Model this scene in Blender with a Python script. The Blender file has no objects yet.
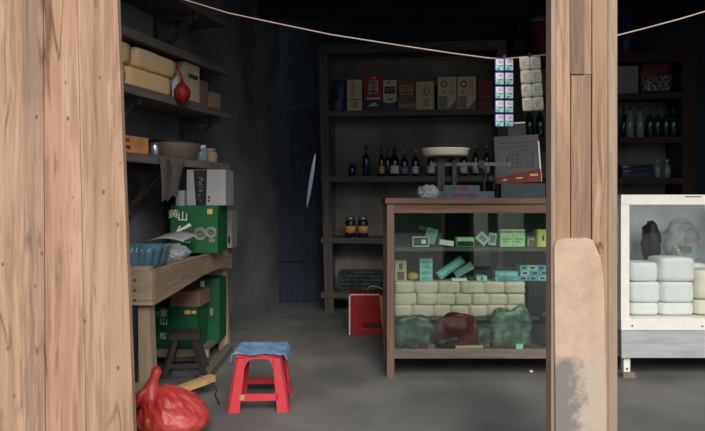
import bpy, bmesh, math, random
from mathutils import Vector, Matrix, noise as mn
random.seed(7)
C = bpy.context.scene.collection
F, H = 620.0, 1.1            # focal length in pixels (705 wide), eye height above the shop floor

def P(px, py, Y):            # photo pixel at distance Y -> point of the place
    return Vector(((px-352.5)/F*Y, Y, H-(py-200.0)/F*Y))
def lin(c):
    f = lambda v: (v/255/12.92) if v <= 10 else ((v/255+.055)/1.055)**2.4
    return tuple(f(v) for v in c)+(1,)

# ------------------------------------------------------------------ materials
def newmat(name):
    m = bpy.data.materials.new(name); m.use_nodes = True
    nt = m.node_tree; return m, nt, nt.nodes['Principled BSDF']
def mat(name, c, rough=.6, var=.12, scale=9, metal=0, bump=0, spec=.4, stretch=(1,1,1), c2=None, detail=5, lo=.35, hi=.65):
    m, nt, b = newmat(name)
    tc = nt.nodes.new('ShaderNodeTexCoord'); mp = nt.nodes.new('ShaderNodeMapping'); nz = nt.nodes.new('ShaderNodeTexNoise')
    rp = nt.nodes.new('ShaderNodeValToRGB')
    mp.inputs['Scale'].default_value = stretch
    nz.inputs['Scale'].default_value = scale; nz.inputs['Detail'].default_value = detail
    L = lin(c); A = tuple(min(1, v*(1-var)) for v in L[:3])+(1,)
    B = lin(c2) if c2 else tuple(min(1, v*(1+var)) for v in L[:3])+(1,)
    rp.color_ramp.elements[0].color = L if c2 else A; rp.color_ramp.elements[1].color = B
    rp.color_ramp.elements[0].position = lo; rp.color_ramp.elements[1].position = hi
    nt.links.new(tc.outputs['Object'], mp.inputs[0]); nt.links.new(mp.outputs[0], nz.inputs['Vector'])
    nt.links.new(nz.outputs['Fac'], rp.inputs[0]); nt.links.new(rp.outputs[0], b.inputs['Base Color'])
    b.inputs['Roughness'].default_value = rough; b.inputs['Metallic'].default_value = metal
    b.inputs['Specular IOR Level'].default_value = spec
    if bump:
        bp = nt.nodes.new('ShaderNodeBump'); bp.inputs['Strength'].default_value = bump; bp.inputs['Distance'].default_value = .01
        nt.links.new(nz.outputs['Fac'], bp.inputs['Height']); nt.links.new(bp.outputs[0], b.inputs['Normal'])
    return m
def wood(name, light, dark, axis='Z', rough=.75, fine=60, blot=None, spots=False):
    """weathered timber: wavering grain streaks along an axis, broad tinted streaks, worn blotches; old boards also get cracks and worm holes"""
    m, nt, b = newmat(name); N = nt.nodes.new; K = nt.links.new
    tc = N('ShaderNodeTexCoord')
    wn = N('ShaderNodeTexNoise'); wn.inputs['Scale'].default_value = 2.2; wn.inputs['Detail'].default_value = 2; K(tc.outputs['Object'], wn.inputs['Vector'])
    wm = N('ShaderNodeVectorMath'); wm.operation = 'MULTIPLY_ADD'; wm.inputs[1].default_value = (.05,.05,.05)
    K(wn.outputs['Color'], wm.inputs[0]); K(tc.outputs['Object'], wm.inputs[2])
    def nz(scale, st, detail=4, src=None):
        mp = N('ShaderNodeMapping'); mp.inputs['Scale'].default_value = st; n = N('ShaderNodeTexNoise')
        n.inputs['Scale'].default_value = scale; n.inputs['Detail'].default_value = detail
        K(wm.outputs[0], mp.inputs[0]); K(mp.outputs[0], n.inputs['Vector']); return n.outputs['Fac']
    q = lambda k: {'X': (k,1,1), 'Y': (1,k,1), 'Z': (1,1,k)}[axis]
    g1 = nz(fine, q(.035), 7); g2 = nz(fine*.2, q(.06), 4); bl = nz(4, q(.4), 7); g3 = nz(fine*.42, q(.03), 3)
    def ramp(src, a, bb, ca, cb):
        r = N('ShaderNodeValToRGB'); r.color_ramp.elements[0].position = a; r.color_ramp.elements[1].position = bb
        r.color_ramp.elements[0].color = ca; r.color_ramp.elements[1].color = cb; K(src, r.inputs[0]); return r.outputs[0]
    k0 = (0,0,0,1); g = lambda v: (v,v,v,1)
    def mix(fac, A, B):
        x = N('ShaderNodeMix'); x.data_type = 'RGBA'; K(fac, x.inputs[0])
        for i, v in ((6, A), (7, B)):
            if isinstance(v, tuple): x.inputs[i].default_value = v
            else: K(v, x.inputs[i])
        return x.outputs[2]
    mid = tuple((a+c)/2 for a, c in zip(lin(light), lin(dark))); g0 = nz(fine*3.2, q(.02), 5)
    col = mix(ramp(g1, .38, .62, k0, g(1)), mid, lin(light)); col = mix(ramp(g0, .52, .7, k0, g(.55)), col, lin(dark))
    col = mix(ramp(g2, .45, .62, k0, g(.8)), col, lin(blot) if blot else mid)
    col = mix(ramp(bl, .48, .7, k0, g(.6)), col, lin(light))
    col = mix(ramp(g3, .58, .74, k0, g(.75)), col, lin(dark))
    if spots:
        cr = nz(9, q(.09), 2); band = ramp(cr, .478, .5, k0, g(1)); band2 = ramp(cr, .5, .522, g(1), k0); pt = nz(5, q(.5), 3)
        mu = N('ShaderNodeMix'); mu.data_type = 'RGBA'; mu.blend_type = 'MULTIPLY'; mu.inputs[0].default_value = 1; K(band, mu.inputs[6]); K(band2, mu.inputs[7])
        m2 = N('ShaderNodeMix'); m2.data_type = 'RGBA'; m2.blend_type = 'MULTIPLY'; m2.inputs[0].default_value = 1; K(mu.outputs[2], m2.inputs[6]); K(ramp(pt, .47, .57, k0, g(.9)), m2.inputs[7])
        col = mix(m2.outputs[2], col, lin((104,76,60)))
        mp = N('ShaderNodeMapping'); mp.inputs['Scale'].default_value = (1,1,.6); v = N('ShaderNodeTexVoronoi')
        v.inputs['Scale'].default_value = 15; K(tc.outputs['Object'], mp.inputs[0]); K(mp.outputs[0], v.inputs['Vector'])
        col = mix(ramp(v.outputs['Distance'], .05, .11, g(.85), k0), col, lin((112,80,62)))
    K(col, b.inputs['Base Color']); b.inputs['Roughness'].default_value = rough; b.inputs['Specular IOR Level'].default_value = .25
    bp = N('ShaderNodeBump'); bp.inputs['Strength'].default_value = .3; bp.inputs['Distance'].default_value = .004
    K(g1, bp.inputs['Height']); K(bp.outputs[0], b.inputs['Normal'])
    return m
def pane_mat(name, tint, refl=1.0):
    m = bpy.data.materials.new(name); m.use_nodes = True; nt = m.node_tree; nt.nodes.clear(); N = nt.nodes.new
    o = N('ShaderNodeOutputMaterial'); t = N('ShaderNodeBsdfTransparent'); g = N('ShaderNodeBsdfGlossy'); x = N('ShaderNodeMixShader')
    fr = N('ShaderNodeFresnel'); ge = N('ShaderNodeNewGeometry'); io = N('ShaderNodeMath'); io.operation = 'MULTIPLY_ADD'; io.inputs[1].default_value = 1/1.5-1.5; io.inputs[2].default_value = 1.5
    nt.links.new(ge.outputs['Backfacing'], io.inputs[0]); nt.links.new(io.outputs[0], fr.inputs[0])   # a thin pane: the same reflection on both faces
    mu = N('ShaderNodeMath'); mu.operation = 'MULTIPLY'; mu.inputs[1].default_value = refl
    mu.use_clamp = True
    t.inputs[0].default_value = lin(tint); g.inputs['Roughness'].default_value = .02; g.inputs[0].default_value = (1,1,1,1)
    nt.links.new(fr.outputs[0], mu.inputs[0]); nt.links.new(mu.outputs[0], x.inputs[0])
    nt.links.new(t.outputs[0], x.inputs[1]); nt.links.new(g.outputs[0], x.inputs[2]); nt.links.new(x.outputs[0], o.inputs[0]); return m
def film(name, c, alpha=.5, rough=.25):
    m = mat(name, c, rough, .15, 14, bump=.3, spec=.6); b = m.node_tree.nodes['Principled BSDF']
    b.inputs['Alpha'].default_value = alpha; return m

M = {}
M['board_a'] = wood('pale board', (202,165,141), (124,94,78), 'Z', fine=60, blot=(178,142,118), spots=True)
M['board_b'] = wood('pink board', (206,166,141), (130,96,80), 'Z', fine=60, blot=(188,144,116), spots=True)
M['board_c'] = wood('greyed board', (192,157,136), (112,88,76), 'Z', fine=60, blot=(150,126,110), spots=True)
M['post'] = wood('post timber', (198,162,136), (112,84,70), 'Z', fine=90, blot=(168,136,112))
M['post_grey'] = wood('post grey timber', (178,147,124), (96,74,62), 'Z', fine=100, blot=(148,120,102))
M['post_brown'] = wood('post brown timber', (145,120,103), (90,72,63), 'Z', blot=(123,99,86))
M['post_strip'] = wood('post strip', (184,158,138), (138,112,96), 'Z', blot=(166,142,123))
M['table_z'] = wood('table leg timber', (186,164,142), (128,108,90), 'Z')
M['table_y'] = wood('table apron timber', (168,146,126), (104,88,74), 'Y', blot=(140,120,102))
M['table_x'] = wood('table end timber', (186,164,142), (120,102,86), 'X')
M['counter_x'] = wood('counter rail timber', (134,104,88), (70,52,44), 'X', blot=(108,84,72))
M['counter_z'] = wood('counter leg timber', (136,112,100), (86,66,58), 'Z', blot=(112,92,82))
M['counter_grey'] = wood('counter foot rail timber', (136,122,114), (88,76,70), 'X')
M['dark_x'] = wood('shelf timber', (108,102,98), (58,54,52), 'X')
M['dark_y'] = wood('bracket timber', (124,116,110), (70,64,62), 'Y')
M['dark_z'] = wood('shelf post timber', (112,106,102), (62,58,56), 'Z')
M['red_x'] = wood('reddish shelf timber', (80,58,58), (44,34,36), 'X')
M['red_z'] = wood('reddish shelf post', (80,58,58), (44,34,36), 'Z')
M['black_wood'] = wood('sooty timber', (62,57,56), (34,32,33), 'Z')
M['split_wood'] = wood('split firewood', (214,176,126), (140,104,68), 'X')

def plaster_mat():
    m, nt, b = newmat('patched plaster'); N = nt.nodes.new; K = nt.links.new
    tc = N('ShaderNodeTexCoord'); n = N('ShaderNodeTexNoise'); n.inputs['Scale'].default_value = 9; n.inputs['Detail'].default_value = 9; n.inputs['Roughness'].default_value = .7
    K(tc.outputs['Object'], n.inputs['Vector'])
    r = N('ShaderNodeValToRGB'); e = r.color_ramp.elements
    e[0].position = .35; e[0].color = lin((196,168,148)); e[1].position = .65; e[1].color = lin((220,192,170)); K(n.outputs['Fac'], r.inputs[0])
    sp = N('ShaderNodeSeparateXYZ'); K(tc.outputs['Object'], sp.inputs[0])
    # bare grey cement where the skim coat has worn away near the foot
    ad = N('ShaderNodeMath'); ad.operation = 'MULTIPLY_ADD'; ad.inputs[1].default_value = .34; K(n.outputs['Fac'], ad.inputs[0]); K(sp.outputs['Z'], ad.inputs[2])
    r2 = N('ShaderNodeValToRGB'); r2.color_ramp.elements[0].position = .62; r2.color_ramp.elements[0].color = (1,1,1,1)
    r2.color_ramp.elements[1].position = .69; r2.color_ramp.elements[1].color = (0,0,0,1); K(ad.outputs[0], r2.inputs[0])
    n2 = N('ShaderNodeTexNoise'); n2.inputs['Scale'].default_value = 26; n2.inputs['Detail'].default_value = 10; n2.inputs['Roughness'].default_value = .75; K(tc.outputs['Object'], n2.inputs['Vector'])
    a3 = N('ShaderNodeMath'); a3.operation = 'MULTIPLY_ADD'; a3.inputs[1].default_value = -3.2; K(sp.outputs['X'], a3.inputs[0]); K(n2.outputs['Fac'], a3.inputs[2])
    r3 = N('ShaderNodeValToRGB'); r3.color_ramp.elements[0].position = .42; r3.color_ramp.elements[0].color = lin((202,184,168))
    r3.color_ramp.elements[1].position = .62; r3.color_ramp.elements[1].color = lin((140,135,132)); K(a3.outputs[0], r3.inputs[0])
    x = N('ShaderNodeMix'); x.data_type = 'RGBA'; K(r2.outputs[0], x.inputs[0]); K(r.outputs[0], x.inputs[6]); K(r3.outputs[0], x.inputs[7])
    K(x.outputs[2], b.inputs['Base Color']); b.inputs['Roughness'].default_value = .9; b.inputs['Specular IOR Level'].default_value = .2
    bp = N('ShaderNodeBump'); bp.inputs['Strength'].default_value = .5; bp.inputs['Distance'].default_value = .006
    K(n.outputs['Fac'], bp.inputs['Height']); K(bp.outputs[0], b.inputs['Normal']); return m
M['plaster'] = plaster_mat()
M['floor'] = mat('worn concrete', (112,111,110), .8, .22, 2.2, bump=.15, spec=.3, detail=10)
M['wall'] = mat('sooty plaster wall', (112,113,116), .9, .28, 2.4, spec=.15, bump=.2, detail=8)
M['wall_back'] = mat('dark plaster back wall', (68,78,92), .9, .25, 1.8, spec=.15, detail=8)  # bluish base colour stands in for the haze in the passage
M['unit_back'] = mat('bare grey board back', (138,132,126), .9, .3, 2.6, spec=.15, detail=9)
M['door'] = wood('dim blue door', (58,66,80), (36,42,52), 'Z')  # dark blue tone puts the passage's dimness into the door colour
M['ceil'] = mat('sooty ceiling boards', (52,54,60), .95, .3, 3, spec=.1)
M['ground'] = mat('dark road concrete', (74,76,75), .85, .12, 1.2, spec=.2)  # tone lowered so its reflection in the panes stays dark
M['hill'] = mat('dark green hillside', (52,66,48), .95, .4, 2.5, spec=.1, bump=.6)
M['pale'] = mat('pale column plaster', (226,220,206), .8, .06, 6)
M['gap_tone'] = mat('pale gap backdrop', (206,210,226), .9, .05, 4)  # tone set for the brightness wanted in the door gap
M['white'] = mat('white enamel frame', (244,240,234), .45, .04, 12)
M['steel'] = mat('brushed steel', (206,208,212), .36, .12, 30, metal=.4, stretch=(.15,1,1), bump=.25)
M['screw'] = mat('rusty screw', (90,76,64), .6)
M['grey_panel'] = mat('grey metal lining', (206,212,216), .5, .12, 4)
M['tissue'] = mat('white paper packs', (244,247,246), .6, .03, 12, bump=.12)
M['tissue_b'] = mat('ivory paper packs', (240,234,216), .6, .04, 12, bump=.12)
M['cream'] = mat('cream carton', (206,184,152), .6, .08, 9)
M['cream2'] = mat('ivory carton', (214,196,170), .6, .08, 9)
M['pack'] = mat('cream tissue wrap', (232,206,186), .55, .16, 16, bump=.3, c2=(242,222,206))
M['ink'] = mat('black ink', (34,28,28), .7, .1)
M['white_ink'] = mat('white ink', (226,226,220), .6, .04)
M['red_ink'] = mat('red ink', (176,44,40), .6, .08)
M['gold'] = mat('gold print', (206,170,100), .45, .1)
M['green'] = mat('green carton', (26,90,54), .55, .14, 6)
M['green_dk'] = mat('dark green carton', (24,82,52), .55, .14, 6)
M['red'] = mat('red carton', (170,30,44), .5, .12, 6)
M['maroon'] = mat('maroon carton', (120,26,40), .5, .12, 8)
M['brown'] = mat('brown carton', (116,84,70), .6, .12, 8)
M['cardboard'] = mat('brown cardboard', (128,96,84), .8, .12, 8)
M['navy'] = mat('navy carton', (40,50,84), .5, .12, 8)
M['blue'] = mat('blue carton', (34,66,112), .35, .2, 8)
M['grey'] = mat('grey print', (140,138,134), .6, .1)
M['yellow'] = mat('yellow paper bundle', (244,208,146), .75, .1, 4, bump=.25, c2=(238,202,168))
M['stool'] = mat('red moulded plastic', (208,58,70), .45, .06, 6, spec=.4)
M['tape'] = mat('tan tape', (190,140,110), .6)
M['cloth'] = mat('faded blue cloth', (92,126,172), .9, .22, 12, bump=.5, c2=(128,156,190))
M['redbag'] = mat('red plastic bag', (164,38,38), .42, .2, 4, spec=.45, bump=.3, c2=(196,80,72))
M['teal'] = film('blue clear plastic', (92,132,150), .7, .2)
M['clear'] = film('clear film', (196,206,214), .35, .15)
M['net'] = film('grey mesh cloth', (92,88,86), .7, .8)
M['blackish'] = mat('black plastic', (34,34,38), .45, .2, 8)
M['dark_iron'] = mat('dark iron', (50,50,54), .55, .2, 14, metal=.3)
M['scale_blue'] = mat('blue grey cast iron', (58,74,84), .5, .25, 12)
M['enamel'] = mat('white enamel pan', (240,232,212), .3, .04, 6)
M['steel_dull'] = mat('dull steel', (92,94,98), .5, .12, 20, metal=.3)
M['glass_dk'] = mat('dark green bottle glass', (22,44,40), .06, .2, 5, spec=.8)
M['glass_bk'] = mat('black bottle glass', (20,24,34), .06, .2, 5, spec=.8)
M['glass_bl'] = mat('deep blue bottle glass', (20,40,86), .06, .2, 5, spec=.8)
M['glass_gn'] = mat('green bottle glass', (14,58,48), .06, .2, 5, spec=.8)
M['glass_cl'] = mat('clear bottle glass', (140,156,160), .08, .1, 5, spec=.8)
M['label_w'] = mat('white bottle label', (220,222,226), .6, .05)
M['label_gold'] = mat('gold bottle label', (226,176,110), .5, .05)
M['pane_counter'] = pane_mat('greenish counter glass', (243,251,247), 2.6)
M['pane'] = pane_mat('clear cabinet glass', (251,253,253), 2.0)
M['mint'] = mat('mint packet', (176,220,204), .5, .15, 22)
M['cyan'] = mat('cyan packet', (110,190,196), .5, .25, 24)
M['cyan2'] = mat('blue cyan packet', (112,176,204), .5, .3, 30)
M['pgreen'] = mat('pale green packet', (190,226,170), .5, .12, 20)
M['pyellow'] = mat('pale yellow packet', (222,222,120), .5, .12, 20)
M['deep_green'] = mat('deep green box', (24,70,48), .4, .15)
M['sackg'] = mat('grey green plastic sack', (48,76,66), .35, .4, 22, spec=.6, bump=.5, c2=(128,152,136), lo=.42, hi=.75)  # pale mottling stands in for highlights on the plastic
M['sackt'] = mat('dark teal plastic sack', (34,58,54), .35, .4, 22, spec=.6, bump=.5, c2=(96,124,112), lo=.42, hi=.75)  # lighter noise colour imitates glints, as on the grey green one
M['redpack'] = mat('dull red packet', (96,34,40), .45, .3, 12, bump=.3)
M['foil'] = mat('blue foil', (70,76,150), .3, .3, 20, spec=.6)
M['pr_white'] = mat('sachet white', (226,236,240), .35, .05)
M['pr_green'] = mat('sachet green', (150,214,186), .35, .2, 90)
M['pr_pink'] = mat('sachet pink', (216,176,214), .35, .2, 90)
M['sachet_cream'] = mat('cream sachet', (232,222,206), .5, .06, 30, bump=.2)
M['faint'] = mat('faint sachet print', (196,180,160), .6)
M['teal_box'] = mat('dark teal carton', (44,58,62), .5, .15)
M['case_back'] = mat('dark teal backing board', (44,58,58), .8, .15)
M['dimmed_white'] = mat('dimmed white carton', (152,152,156), .6, .06, 9)  # white lowered to grey so the cartons and sheet look less lit
M['rope'] = mat('pale cord', (206,180,164), .8)
M['cal_grey'] = mat('grey calendar paper', (92,90,96), .8, .08, 8)
M['cal_red'] = mat('calendar red foot', (112,44,40), .7, .2, 12)
M['orange'] = mat('orange carton', (214,150,92), .6, .2, 12)
M['tin'] = mat('bright tin', (180,184,196), .3, .1, metal=.8)
M['tan'] = mat('tan enamel basin', (166,144,130), .5, .15, 5)
M['stone'] = mat('grey stone', (120,110,100), .9, .2)
M['redglass'] = mat('red net bag', (150,26,34), .45, .35, 40, bump=.5)
M['pinkish'] = mat('dusty pink carton', (130,104,104), .8, .12)
M['beige'] = mat('dusty beige carton', (160,136,114), .8, .1)

# ------------------------------------------------------------------ mesh helpers
class MB:
    def __init__(s): s.bm = bmesh.new()
    def _f(s, vs, mi=0, sm=False):
        try: f = s.bm.faces.new(vs)
        except ValueError: return
        f.material_index = mi; f.smooth = sm
    def hexa(s, p, mi=0):                # p: 4 bottom then 4 top, counter-clockwise from above
        v = [s.bm.verts.new(q) for q in p]
        for q in ((3,2,1,0),(4,5,6,7),(0,1,5,4),(1,2,6,5),(2,3,7,6),(3,0,4,7)): s._f([v[i] for i in q], mi)
        return s
    def box(s, c, d, R=None, mi=0, top=1.0):
        x, y, z = d[0]/2, d[1]/2, d[2]/2; t = top
        p = [(-x,-y,-z),(x,-y,-z),(x,y,-z),(-x,y,-z),(-x*t,-y*t,z),(x*t,-y*t,z),(x*t,y*t,z),(-x*t,y*t,z)]
        c = Vector(c); p = [c+((R @ Vector(q)) if R else Vector(q)) for q in p]
        return s.hexa(p, mi)
    def bb(s, x0, x1, y0, y1, z0, z1, mi=0):
        return s.box(((x0+x1)/2,(y0+y1)/2,(z0+z1)/2), (x1-x0,y1-y0,z1-z0), mi=mi)
    def bar(s, a, b, w, h, mi=0):        # square bar from a to b
        a, b = Vector(a), Vector(b); d = b-a; q = d.to_track_quat('X', 'Z').to_matrix()
        return s.box((a+b)/2, (d.length, w, h), q, mi)
    def prism(s, poly, y0, y1, mi=0):    # polygon in xz, extruded along y
        a = [s.bm.verts.new((x, y0, z)) for x, z in poly]; b = [s.bm.verts.new((x, y1, z)) for x, z in poly]
        n = len(poly); s._f(a, mi); s._f(b[::-1], mi)
        for i in range(n): s._f([a[i], b[i], b[(i+1)%n], a[(i+1)%n]], mi)
        return s
    def lathe(s, prof, c=(0,0,0), seg=20, mi=0, sx=1, sy=1):
        rings = []
        for r, z in prof:
            rings.append([s.bm.verts.new((c[0]+max(r,1e-5)*sx*math.cos(2*math.pi*i/seg), c[1]+max(r,1e-5)*sy*math.sin(2*math.pi*i/seg), c[2]+z)) for i in range(seg)])
        for a, b in zip(rings, rings[1:]):
            for i in range(seg): s._f([a[i], a[(i+1)%seg], b[(i+1)%seg], b[i]], mi, True)
        s._f(rings[0][::-1], mi); s._f(rings[-1], mi); return s
    def tube(s, pts, r, seg=8, mi=0):
        pts = [Vector(p) for p in pts]; rings = []
        for i, p in enumerate(pts):
            d = (pts[min(i+1, len(pts)-1)]-pts[max(i-1, 0)]).normalized()
            u = d.cross(Vector((0,0,1)) if abs(d.z) < .9 else Vector((1,0,0))).normalized(); w = d.cross(u)
            rr = r[i] if isinstance(r, (list, tuple)) else r
            rings.append([s.bm.verts.new(p+rr*(u*math.cos(2*math.pi*k/seg)+w*math.sin(2*math.pi*k/seg))) for k in range(seg)])
        for a, b in zip(rings, rings[1:]):
            for i in range(seg): s._f([a[i], a[(i+1)%seg], b[(i+1)%seg], b[i]], mi, True)
        s._f(rings[0][::-1], mi); s._f(rings[-1], mi); return s
    def blob(s, c, rad, amp=.12, sc=3, seed=0, sub=4, flat=None, mi=0, ridge=0):
        r = bmesh.ops.create_icosphere(s.bm, subdivisions=sub, radius=1)
        for v in r['verts']:
            n = v.co.normalized(); k = 1+amp*mn.noise(n*sc+Vector((seed*7.3, seed, 0)))+amp*.5*mn.noise(n*sc*2.7+Vector((0, seed*3.1, 5)))
            if ridge: k += ridge*(abs(mn.noise(n*sc*1.6+Vector((seed, 9, 2))))-.2)
            q = Vector((n.x*rad[0]*k, n.y*rad[1]*k, n.z*rad[2]*k))+Vector(c)
            if flat is not None and q.z < flat: q.z = flat
            v.co = q
        for f in {f for v in r['verts'] for f in v.link_faces}: f.smooth = True; f.material_index = mi
        return s
    def soft(s, c, d, k=.1, amp=.03, seed=0, cuts=5, R=None, mi=0):     # soft pack with rounded, slightly bulging sides
        n = cuts+1; key = {}; new = []
        def V(i, j, l):
            if (i, j, l) not in key: key[(i, j, l)] = s.bm.verts.new((2*i/n-1, 2*j/n-1, 2*l/n-1))
            return key[(i, j, l)]
        for e in (0, n):
            for i in range(n):
                for j in range(n):
                    for q in ([(i,j,e),(i+1,j,e),(i+1,j+1,e),(i,j+1,e)], [(i,e,j),(i+1,e,j),(i+1,e,j+1),(i,e,j+1)], [(e,i,j),(e,i+1,j),(e,i+1,j+1),(e,i,j+1)]):
                        s._f([V(*p) for p in q], mi, True)
        vs = list(key.values()); fs = {f for v in vs for f in v.link_faces}; bmesh.ops.recalc_face_normals(s.bm, faces=list(fs))
        for v in vs:
            x, y, z = v.co; f = lambda a, b, e: a*(1-k*(max(abs(b), 0)**4+abs(e)**4)/2)
            q = Vector((f(x,y,z), f(y,x,z), f(z,x,y)))
            q *= 1+amp*mn.noise(q*1.7+Vector((seed*5.1, seed, 1)))
            q = Vector((q.x*d[0]/2, q.y*d[1]/2, q.z*d[2]/2))
            v.co = Vector(c)+(R @ q if R else q)
        return s
    def sheet(s, fn, nu, nv, mi=0):
        g = [[s.bm.verts.new(fn(i/nu, j/nv)) for j in range(nv+1)] for i in range(nu+1)]
        for i in range(nu):
            for j in range(nv): s._f([g[i][j], g[i+1][j], g[i+1][j+1], g[i][j+1]], mi, True)
        return s

def link(name, mb, mats, parent=None, bevel=0, thick=0, loc=None, rz=0, seg=2, fix=True):
    if bevel:
        es = [e for e in mb.bm.edges if len(e.link_faces) == 2 and e.calc_face_angle(0) > .6]
        bmesh.ops.bevel(mb.bm, geom=es, offset=bevel, segments=seg, affect='EDGES', profile=.6, clamp_overlap=True)
    if fix: bmesh.ops.recalc_face_normals(mb.bm, faces=mb.bm.faces)
    me = bpy.data.meshes.new(name); mb.bm.to_mesh(me); mb.bm.free()
    for m in (mats if isinstance(mats, (list, tuple)) else [mats]): me.materials.append(M[m] if isinstance(m, str) else m)
    o = bpy.data.objects.new(name, me); C.objects.link(o)
    if parent: o.parent = parent
    if loc is not None: o.location = loc
    if rz: o.rotation_euler.z = rz
    if thick:
        md = o.modifiers.new('thick', 'SOLIDIFY'); md.thickness = thick; md.offset = 0
    return o
def tag(o, label, cat, group=None):
    o['label'] = label; o['category'] = cat
    if group: o['group'] = group
    return o
def struct(name, mb, mats, parent=None, **k):
    o = link(name, mb, mats, parent, **k)
    if not parent: o['kind'] = 'structure'
    return o
def empty(name, label, cat, loc=(0,0,0), rz=0, group=None):
    o = bpy.data.objects.new(name, None); C.objects.link(o); o.location = loc; o.rotation_euler.z = rz; o.empty_display_size = .1
    return tag(o, label, cat, group)
def dup(root, loc, rz=0, label=None):
    r = root.copy(); C.objects.link(r); r.location = loc; r.rotation_euler.z = rz
    if label: r['label'] = label
    for ch in list(root.children):
        c = ch.copy(); C.objects.link(c); c.parent = r
        for g in list(ch.children):
            d = g.copy(); C.objects.link(d); d.parent = c
    return r
def text(parent, s, size, loc, m='ink', rot=(math.pi/2,0,0), name='lettering', width=1.0, vertical=False, italic=0, label=None):
    """real lettering: glyph meshes standing a hair proud of the face they are printed on"""
    cu = bpy.data.curves.new('glyphs', 'FONT'); cu.body = '\n'.join(s) if vertical else s
    cu.size = size; cu.align_x = 'CENTER'; cu.align_y = 'CENTER'; cu.extrude = .0006; cu.shear = italic; cu.resolution_u = 2
    cu.space_line = .92
    t = bpy.data.objects.new('glyphs', cu); C.objects.link(t); dg = bpy.context.evaluated_depsgraph_get(); dg.update()
    me = bpy.data.meshes.new_from_object(t.evaluated_get(dg)); bpy.data.objects.remove(t); bpy.data.curves.remove(cu)
    me.materials.clear(); me.materials.append(M[m]); me.name = name
    o = bpy.data.objects.new(name, me); C.objects.link(o); o.parent = parent; o.location = loc; o.rotation_euler = rot; o.scale = (width,1,1)
    if label: o['label'] = label
    return o
def Rz(a): return Matrix.Rotation(a, 3, 'Z')
def Ry(a): return Matrix.Rotation(a, 3, 'Y')
def Rx(a): return Matrix.Rotation(a, 3, 'X')

# frames of the room: back shelves turned a little, left wall running inward
def SP(px, back=0.0):        # foot of a back-shelf item: where the pixel column meets the shelf front (pushed back)
    u = (px-352.5)/F; Y = (6.0146+back)/(1+.105*u); return u*Y, Y
SH_RZ = -math.atan(.105)
WD = Vector((.31, 1, 0)).normalized(); WN = Vector((1, -.31, 0)).normalized(); W_RZ = -math.atan(.31)
W0 = Vector((-1.286, 3.46, 0))
def LW(s, k, z=0):           # left wall frame: s metres along the shelf front, k metres in from it toward the wall
    p = W0+WD*s-WN*k; return Vector((p.x, p.y, z))
def LP(px, k=0):             # s along the wall for a pixel column at inset k
    u = (px-352.5)/F; b = W0-WN*k
    Y = (b.x-.31*b.y)/(u-.31); p = Vector((u*Y, Y, 0)); return (p-b).dot(WD)
def Y_of(s, k): return LW(s, k).y
def zz(py, Y): return H-(py-200)/F*Y

# ------------------------------------------------------------------ the setting
mb = MB(); mb.bb(-4, 5, 2.2, 8.2, -.2, 0); struct('floor', mb, 'floor')
mb = MB(); mb.bb(-14, 14, -17.5, 2.2, -.3, -.14); struct('ground', mb, 'ground')
mb = MB(); mb.bb(-14, 14, 8.2, 12, -.3, -.1); struct('ground_rear', mb, 'ground')
mb = MB(); mb.bb(-4, 5, 2.1, 7.3, 2.98, 3.06)
for i in range(6): mb.bb(-4+.0, 4.4, 2.9+i*.75, 3.0+i*.75, 2.86, 2.98)
struct('ceiling', mb, 'ceil')
# left wall follows the shelves; back wall is parallel to the back shelves
KW = .36
a = LW(-1.3, KW); b = LW(2.95, KW)
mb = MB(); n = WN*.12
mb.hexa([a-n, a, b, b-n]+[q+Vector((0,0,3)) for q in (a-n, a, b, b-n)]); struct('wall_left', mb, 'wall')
def yb(x): return 6.52-.105*x
def wallpiece(mb, x0, x1, z0, z1, mi=0):
    mb.hexa([(x0,yb(x0),z0),(x1,yb(x1),z0),(x1,yb(x1)+.12,z0),(x0,yb(x0)+.12,z0),(x0,yb(x0),z1),(x1,yb(x1),z1),(x1,yb(x1)+.12,z1),(x0,yb(x0)+.12,z1)], mi)
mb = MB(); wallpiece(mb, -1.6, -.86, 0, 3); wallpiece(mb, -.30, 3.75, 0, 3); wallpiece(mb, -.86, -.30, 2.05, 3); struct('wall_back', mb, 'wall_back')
# plank door at the end of the passage; its two leaves have sprung apart and daylight shows in the gap
def slit(z0, z1, x_top, x_bot, w, n=9):
    L, R = [], []
    for i in range(n):
        t = i/(n-1); z = z0+(z1-z0)*t; x = x_bot+(x_top-x_bot)*t; h = w*math.sin(math.pi*min(1, max(0, t)))**.55/2
        L.append((x-h, z)); R.append((x+h, z))
    return L, R
YD = 6.62
pT, pB = P(315.5, 152, YD), P(306.5, 209, YD)
L, R = slit(pB.z, pT.z, pT.x, pB.x, .042)
mb = MB(); mb.prism([(-.87,0),(L[0][0],0)]+L+[(L[-1][0],2.06),(-.87,2.06)], YD, YD+.03)
d = struct('door_1', mb, 'door')
mb = MB(); mb.prism([(R[0][0],0),(-.25,0),(-.25,2.06),(R[-1][0],2.06)]+R[::-1], YD+.001, YD+.031); link('door_leaf', mb, 'door', d)
mb = MB(); mb.bb(-.84, -.50, YD-.025, YD, .45, .55); mb.bb(-.84,-.50,YD-.025,YD,1.6,1.7); link('ledge', mb, 'door', d)
mb = MB(); mb.bb(-4, 4, 8.6, 8.7, -.1, 2.4); struct('gap_backdrop', mb, 'gap_tone')  # added outside to temper the sky seen through the door gap
mb = MB(); mb.bb(3.7, 3.82, 2.3, 7.2, 0, 3); struct('wall_right', mb, 'wall')
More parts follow.
